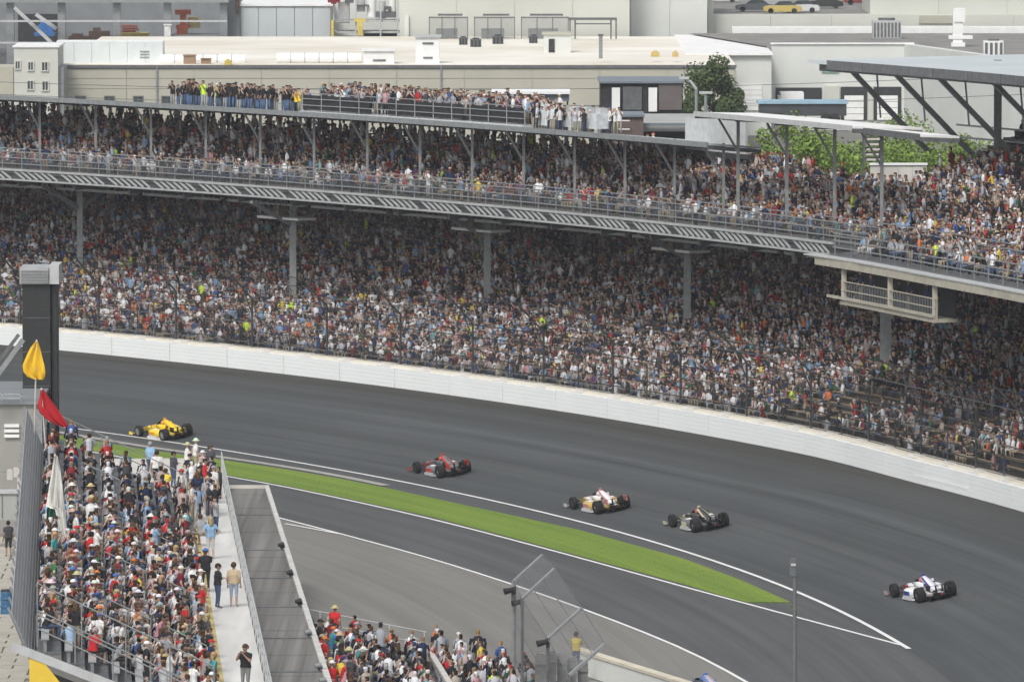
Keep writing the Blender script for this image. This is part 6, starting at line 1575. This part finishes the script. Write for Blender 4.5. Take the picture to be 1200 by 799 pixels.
CT = {'white': (.66, .66, .65), 'grey': (.30, .31, .32), 'black': (.022, .022, .025), 'navy': (.020, .032, .085), 'blue': (.04, .13, .42), 'light blue': (.24, .40, .58), 'red': (.48, .025, .028), 'maroon': (.20, .02, .03),
      'orange': (.66, .17, .04), 'green': (.04, .15, .06), 'teal': (.06, .30, .32), 'tan': (.40, .32, .21), 'pink': (.56, .28, .32), 'yellow': (.68, .52, .07), 'purple': (.17, .10, .24), 'charcoal': (.06, .062, .07)}
WTS = dict(white=30, grey=11, black=14, navy=7, blue=5, red=13, maroon=3, orange=3, green=2, teal=2.5, tan=5, pink=3, yellow=1.5, purple=1, charcoal=9)
WTS['light blue'] = 6
CBOT = {'denim': (.06, .085, .15), 'khaki': (.34, .29, .20), 'black': (.03, .03, .032), 'grey': (.20, .20, .20), 'white': (.52, .52, .50)}
HEADS = [('short_hair', 'dark hair', (.022, .015, .010), 20), ('short_hair', 'brown hair', (.075, .042, .022), 14), ('short_hair', 'grey hair', (.33, .32, .31), 5), ('long_hair', 'long brown hair', (.09, .05, .026), 8), ('long_hair', 'long blond hair', (.38, .27, .14), 6), ('long_hair', 'long dark hair', (.028, .018, .012), 5),
         ('cap', 'white cap', (.66, .66, .65), 10), ('cap', 'black cap', (.025, .025, .028), 11), ('cap', 'red cap', (.44, .03, .03), 8), ('cap', 'navy cap', (.025, .035, .09), 5), ('cap', 'grey cap', (.30, .30, .30), 5), ('cap', 'tan cap', (.40, .32, .21), 4), ('sun_hat', 'straw sun hat', (.50, .41, .24), 3), ('sun_hat', 'white sun hat', (.64, .63, .60), 2), ('cap', 'blue cap', (.05, .14, .40), 2), ('cap', 'orange cap', (.62, .15, .04), 1.5)]
PEOPLE = []
def person(loc, ang, fig, label, top, head, bot='denim', group=None, scale=None, hcol=None):
    me, (hd, face) = FIG[fig]
    o = bpy.data.objects.new('person', me); COL.objects.link(o)
    o.location = loc; o.rotation_euler = (0, 0, ang - math.pi / 2); s = scale or random.uniform(.89, 1.01); o.scale = (s * random.uniform(.98, 1.12), s * random.uniform(.98, 1.1), s)
    tag(o, label, 'person', group)
    j = [random.uniform(.85, 1.12)] * 3
    o['top_tone'] = [c * j[0] for c in (CT[top] if isinstance(top, str) else top)]; o['bottom_tone'] = list(CBOT[bot] if isinstance(bot, str) else bot)
    o['skin_tone'] = list(random.choice(SKIN[:4] * 3 + SKIN[4:]))
    h = bpy.data.objects.new(head[0], HWM[head[0]]); COL.objects.link(h); h.parent = o; h.location = hd; h.rotation_euler = (0, 0, -math.atan2(face.x, face.y)); h['head_tone'] = [c * random.uniform(.85, 1.12) for c in head[2]]
    PEOPLE.append(o); return o
def wpick(lst, w): return random.choices(lst, w)[0]
ORD = ['first', 'second', 'third', 'fourth', 'fifth', 'sixth', 'seventh', 'eighth', 'ninth', 'tenth', 'eleventh', 'twelfth', 'thirteenth']
def unique_look(used, tops=None):
    for _ in range(400):
        t_ = wpick(list(WTS), list(WTS.values())) if not tops else random.choice(tops); h = random.choices(HEADS, [x[3] for x in HEADS])[0]
        if (t_, h[1]) not in used: used.add((t_, h[1])); return t_, h
    return t_, h
# rows of the left stand: row 0 is beside the walkway
UMAX = 57.0; NROW = 26
for k in range(NR):
    used = set(); rown = 'front row by the walkway' if k == 0 else ('top row by the slatted screen' if k == NR - 1 else ORD[k] + ' row up from left walkway')
    reds = 14 < 0
    for i in range(NROW):
        u = 2.6 + (UMAX - 2.6) * (i + random.uniform(-.32, .32) + .3) / NROW
        if any(abs(u - a) < .5 for a in (16.2, 32.8, 49.4)): u += 1.1
        tops = None
        if 26 < u < 46 and random.random() < .5: tops = ['red', 'maroon', 'white']
        t_, h = unique_look(used, tops)
        st = random.random() < (.55 if u < 9 else .10)
        fig = random.choice(('stand0', 'stand1', 'stand2', 'stand3')) if st else random.choice(('sit0', 'sit1', 'sit2', 'sit3', 'sit4', 'sit0', 'sit1'))
        loc = ns(u, row_v(k) + (.30 if st else .50), row_z(k))
        person(loc, NANG - math.pi / 2 + random.gauss(.32, .3), fig, '%s spectator in %s top, %s, %s' % ('standing' if st else 'seated', t_, h[1], rown), t_, h, random.choice(list(CBOT)), 'spectators in the left stand')
    # farther along the row: small figures of the crowd
    n2 = 22
    for i in range(n2):
        u = UMAX + 1 + (ULEN - UMAX - 1.5) * (i + random.random()) / n2
        if random.random() < .92: spectator(ns(u, row_v(k) + .5, row_z(k) + .0), NANG - math.pi / 2 + random.gauss(.3, .3), random.choice((0, 1, 2, 3, 4, 4, 6)))
    for i in range(72):                            # more people between the larger figures
        u = 3.0 + (UMAX - 2) * random.random()
        if random.random() < .9: spectator(ns(u, row_v(k) + .5, row_z(k)), NANG - math.pi / 2 + random.gauss(.3, .3), random.choice((0, 1, 2, 3, 4)), random.choice(((.68, .68, .68), (.66, .66, .65), (.48, .03, .03), (.55, .56, .58), (.45, .28, .26), (.30, .42, .58))) if random.random() < .55 else None)
# people on the walkway and beyond
H = {h[1]: h for h in HEADS}
def at_walk(px, py): return at_z(px, py, WZ)
WK = [(255, 712.5, 'stand3', 'man in black jacket and jeans standing on the pale walkway', 'black', 'dark hair', 'denim', -1.2), (274, 711, 'stand0', 'man in tan shirt and pale jeans leaning by the walkway rail', 'tan', 'brown hair', (.30, .36, .44), -.2),
      (247, 655, 'stand2', 'person in light blue shirt and white shorts standing on the walkway', 'light blue', 'long blond hair', 'white', .3), (241, 694, 'stand1', 'dark dressed figure with teal cap bending at the front row', 'black', 'blue cap', 'black', .2),
      (226, 612, 'stand0', 'large man in white t shirt standing where the walkway begins', 'white', 'dark hair', 'khaki', 1.3), (246, 600, 'stand1', 'person in dark navy top standing by the walkway rail', 'navy', 'dark hair', 'khaki', 1.0),
      (288, 812, 'stand1', 'bearded man in black t shirt at the bottom of the walkway', 'black', 'brown hair', 'grey', 2.6), (236, 640, 'sit0', 'person in grey top crouched at the kerb of the walkway', 'grey', 'brown hair', 'khaki', .5),
      (214, 596, 'stand0', 'slim person in white shirt and red cap by the far stairs', 'white', 'red cap', 'denim', 1.4)]
for px, py, fig, lab, t_, hh, b_, da in WK: person(at_walk(px, py), NANG + da, fig, lab, t_, H[hh], b_, None, 1.04)
FAR = [(176, 545, 'stand0', 'man in light blue shirt standing beyond the far rail', 'light blue', 'grey hair', 'denim'), (184, 556, 'stand0', 'man in white shirt and black trousers beyond the far rail', 'white', 'dark hair', 'black'), (203, 557, 'stand3', 'tall man in charcoal clothes standing with folded arms beyond the far rail', 'charcoal', 'dark hair', 'denim'),
       (194, 578, 'stand1', 'person in yellow shirt low behind the far rail', 'yellow', 'brown hair', 'grey'), (219, 546, 'stand1', 'person in white shirt and straw hat on the far platform', 'white', 'straw sun hat', 'denim'), (229, 541, 'stand0', 'person in white top and white sun hat on the far platform', 'white', 'white sun hat', 'khaki'),
       (222, 560, 'stand2', 'person in black top and black cap on the far platform', 'black', 'black cap', 'denim'), (237, 556, 'stand0', 'person in pink top and white cap on the far platform', 'pink', 'white cap', 'grey'), (246, 549, 'stand3', 'person in charcoal jacket on the far platform', 'charcoal', 'brown hair', 'black'), (240, 566, 'stand1', 'person in red top on the far platform', 'red', 'dark hair', 'denim'),
       (250, 575, 'stand0', 'person in white top by the end of the walkway rail', 'white', 'grey cap', 'khaki'), (232, 582, 'stand2', 'person in navy top with long brown hair near the walkway start', 'navy', 'long brown hair', 'denim'), (243, 588, 'stand0', 'person in grey shirt and tan cap near the walkway start', 'grey', 'tan cap', 'khaki'), (100, 541, 'stand0', 'man in white shirt standing on the far stairs of the left stand', 'white', 'dark hair', 'denim'), (97, 548, 'stand1', 'woman in black top on the far stairs of the left stand', 'black', 'long dark hair', 'black')]
PLT = [min(p[0] for p in FAR), max(p[0] for p in FAR)]
for i, (px, py, fig, lab, t_, hh, b_) in enumerate(FAR):
    p = at_z(px, py + 15, WZ); person(p, NANG + random.gauss(-.8, .6), fig, lab, t_, H[hh], b_, None, 1.0)
for _ in range(14): spectator(at_z(random.uniform(224, 258), random.uniform(572, 632), WZ), NANG + random.gauss(-.6, .9), random.choice((5, 6, 7)))
# platform they stand on
vs = [Vector((-13.6, 337, 0)) + NV * .1 + NU * 5, ]
nbox(ULEN + .8, 105, 1.7, 9.3, WZ - .22, WZ - .02).build('far_platform', M_walk if False else M_pale, NS)
# lower middle stand
for j in range(-2, BROWS):
    us = set(); z = b_z(j)
    rown = ('row hard against the grey roof' if j == -2 else 'row next to the grey roof') if j <= -1 else (ORD[j] if j < 13 else ('second lowest' if j == 13 else 'lowest')) + ' row of middle stand'
    t_a = .4
    while t_a < 44:
        t_a += random.uniform(.65, 1.2)
        st = random.random() < (.75 if j > 5 else .14)
        loc = bs(j + (0 if st else -.22), t_a, z)
        # keep to what the frame shows
        d = loc - Vector((0, 0, CAM_H)); c_, s_ = math.cos(PITCH), math.sin(PITCH); zc = d.y * c_ - d.z * s_; sx = 600 + F_PX * d.x / zc; sy_ = 399.5 - F_PX * (d.y * s_ + (d.z + .9) * c_) / zc
        if sy_ > 808 or sx < 340 or sx > 690: continue
        if j > 8 and t_a < (j - 8) * 2.2: continue
        if random.random() < (.06 if j < 6 else .12): continue
        fig = random.choice(('stand0', 'stand1', 'stand2', 'stand3')) if st else random.choice(('sit0', 'sit1', 'sit2', 'sit3', 'sit4'))
        ang = NANG - math.pi / 2 + random.gauss(.45, .35)
        if len(PEOPLE) < 304 and (t_a > 7 or random.random() < .4):
            t_, h = unique_look(us)
            person(loc, ang, fig, '%s spectator in %s top, %s, %s' % ('standing' if st else 'seated', t_, h[1], rown), t_, h, random.choice(list(CBOT)), 'spectators in the low middle stand')
        else: spectator(loc, ang, random.choice((5, 6, 7)) if st else random.choice((0, 1, 2, 3, 4)))
# lone figures
person(at_z(10, 652, 0), math.pi * .6, 'stand0', 'person in dark clothes standing on the pale paving at left', 'charcoal', H['dark hair'], 'black', None, 1.02)
person(at_z(675, 786, .5) , 1.2, 'stand1', 'person in yellow shirt standing behind the pit fence', (.42, .34, .07), H['dark hair'], 'denim', None, .96)
print('PEOPLE', len(PEOPLE))
# ------------------------------------------------------------------ thin summer haze over the whole place
hz = MB(); hz.box((0, 520, 20.0), (1500, 1400, 44.0))
haze = hz.build('haze', [])
haze.data.materials.clear()
hm = bpy.data.materials.new('haze_air'); hm.use_nodes = True; hnt = hm.node_tree
hnt.nodes.remove(hnt.nodes['Principled BSDF'])
pv_ = hnt.nodes.new('ShaderNodeVolumePrincipled'); pv_.inputs['Color'].default_value = (.86, .90, .95, 1); pv_.inputs['Density'].default_value = .00012; pv_.inputs['Anisotropy'].default_value = .0
hnt.links.new(pv_.outputs[0], hnt.nodes['Material Output'].inputs['Volume'])
haze.data.materials.append(hm); haze['kind'] = 'stuff'
# ------------------------------------------------------------------ build the crowd in one mesh
def build_crowd():
    n = len(CROWD)
    top = pick(TOPS, n); hair = pick(HAIR, n); bot = pick(PANTS, n)
    skin = np.array(SKIN)[RNG.choice(len(SKIN), n, p=[.3, .28, .2, .15, .07])]
    hair_is = RNG.random(n)
    for i, c in enumerate(CROWD):
        if c[5] is not None: top[i] = c[5]
        if c[6] is not None: bot[i] = c[6]
        if c[7] is not None: hair[i] = c[7]
    kinds = np.array([c[4] for c in CROWD]); P = np.array([c[:3] for c in CROWD]); Hd = np.array([c[3] for c in CROWD])
    sc = RNG.normal(.91, .06, n).clip(.82, 1.15); wd = RNG.normal(1.16, .12, n).clip(.9, 1.5)
    AV = []; AL = []; AT = []; AC = []; off = 0
    for k in range(8):
        ids = np.where(kinds == k)[0]
        if len(ids) == 0: continue
        V, F, G = PROTO[k]
        c, s = np.cos(Hd[ids])[:, None], np.sin(Hd[ids])[:, None]
        x = V[None, :, 0] * wd[ids][:, None]; y = V[None, :, 1]; z = V[None, :, 2]
        S_ = sc[ids][:, None]
        W = np.stack([(x * c - y * s) * S_ + P[ids, 0][:, None], (x * s + y * c) * S_ + P[ids, 1][:, None], z * S_ + P[ids, 2][:, None]], -1)
        nv = len(V)
        lo = np.concatenate([np.array(f) for f in F]); lt = np.array([len(f) for f in F])
        AL.append((lo[None, :] + (np.arange(len(ids)) * nv)[:, None] + off).ravel()); AT.append(np.tile(lt, len(ids)))
        C4 = np.stack([skin[ids], hair[ids], top[ids], bot[ids]], 1)          # n,4,3
        AC.append(C4[:, G, :].reshape(-1, 3)); AV.append(W.reshape(-1, 3)); off += W.shape[0] * nv
    V = np.concatenate(AV); Lp = np.concatenate(AL); T = np.concatenate(AT); Cc = np.concatenate(AC)
    me = bpy.data.meshes.new('crowd')
    me.vertices.add(len(V)); me.vertices.foreach_set('co', V.ravel())
    me.loops.add(len(Lp)); me.loops.foreach_set('vertex_index', Lp.astype(np.int32))
    me.polygons.add(len(T)); me.polygons.foreach_set('loop_start', np.concatenate([[0], np.cumsum(T)[:-1]]).astype(np.int32))
    me.update(calc_edges=True)
    at = me.attributes.new('cloth_colour', 'FLOAT_COLOR', 'FACE')
    at.data.foreach_set('color', np.concatenate([Cc, np.ones((len(Cc), 1))], 1).astype(np.float32).ravel())
    m = bpy.data.materials.new('crowd_cloth'); m.use_nodes = True; nt = m.node_tree; b = nt.nodes['Principled BSDF']
    a = nt.nodes.new('ShaderNodeAttribute'); a.attribute_name = 'cloth_colour'
    tc = nt.nodes.new('ShaderNodeTexCoord'); nz = nt.nodes.new('ShaderNodeTexNoise'); nz.inputs['Scale'].default_value = 6
    mr = nt.nodes.new('ShaderNodeMapRange'); mr.inputs[3].default_value = .65; mr.inputs[4].default_value = 1.35
    vm = nt.nodes.new('ShaderNodeVectorMath'); vm.operation = 'SCALE'; L = nt.links.new
    L(tc.outputs['Object'], nz.inputs['Vector']); L(nz.outputs['Fac'], mr.inputs[0]); L(a.outputs['Color'], vm.inputs[0]); L(mr.outputs[0], vm.inputs['Scale']); L(vm.outputs[0], b.inputs['Base Color'])
    b.inputs['Roughness'].default_value = .85; b.inputs['Specular IOR Level'].default_value = .15
    me.materials.append(m)
    o = bpy.data.objects.new('crowd', me); COL.objects.link(o); o['kind'] = 'stuff'
    print('CROWD', n, 'faces', len(T))
build_crowd()
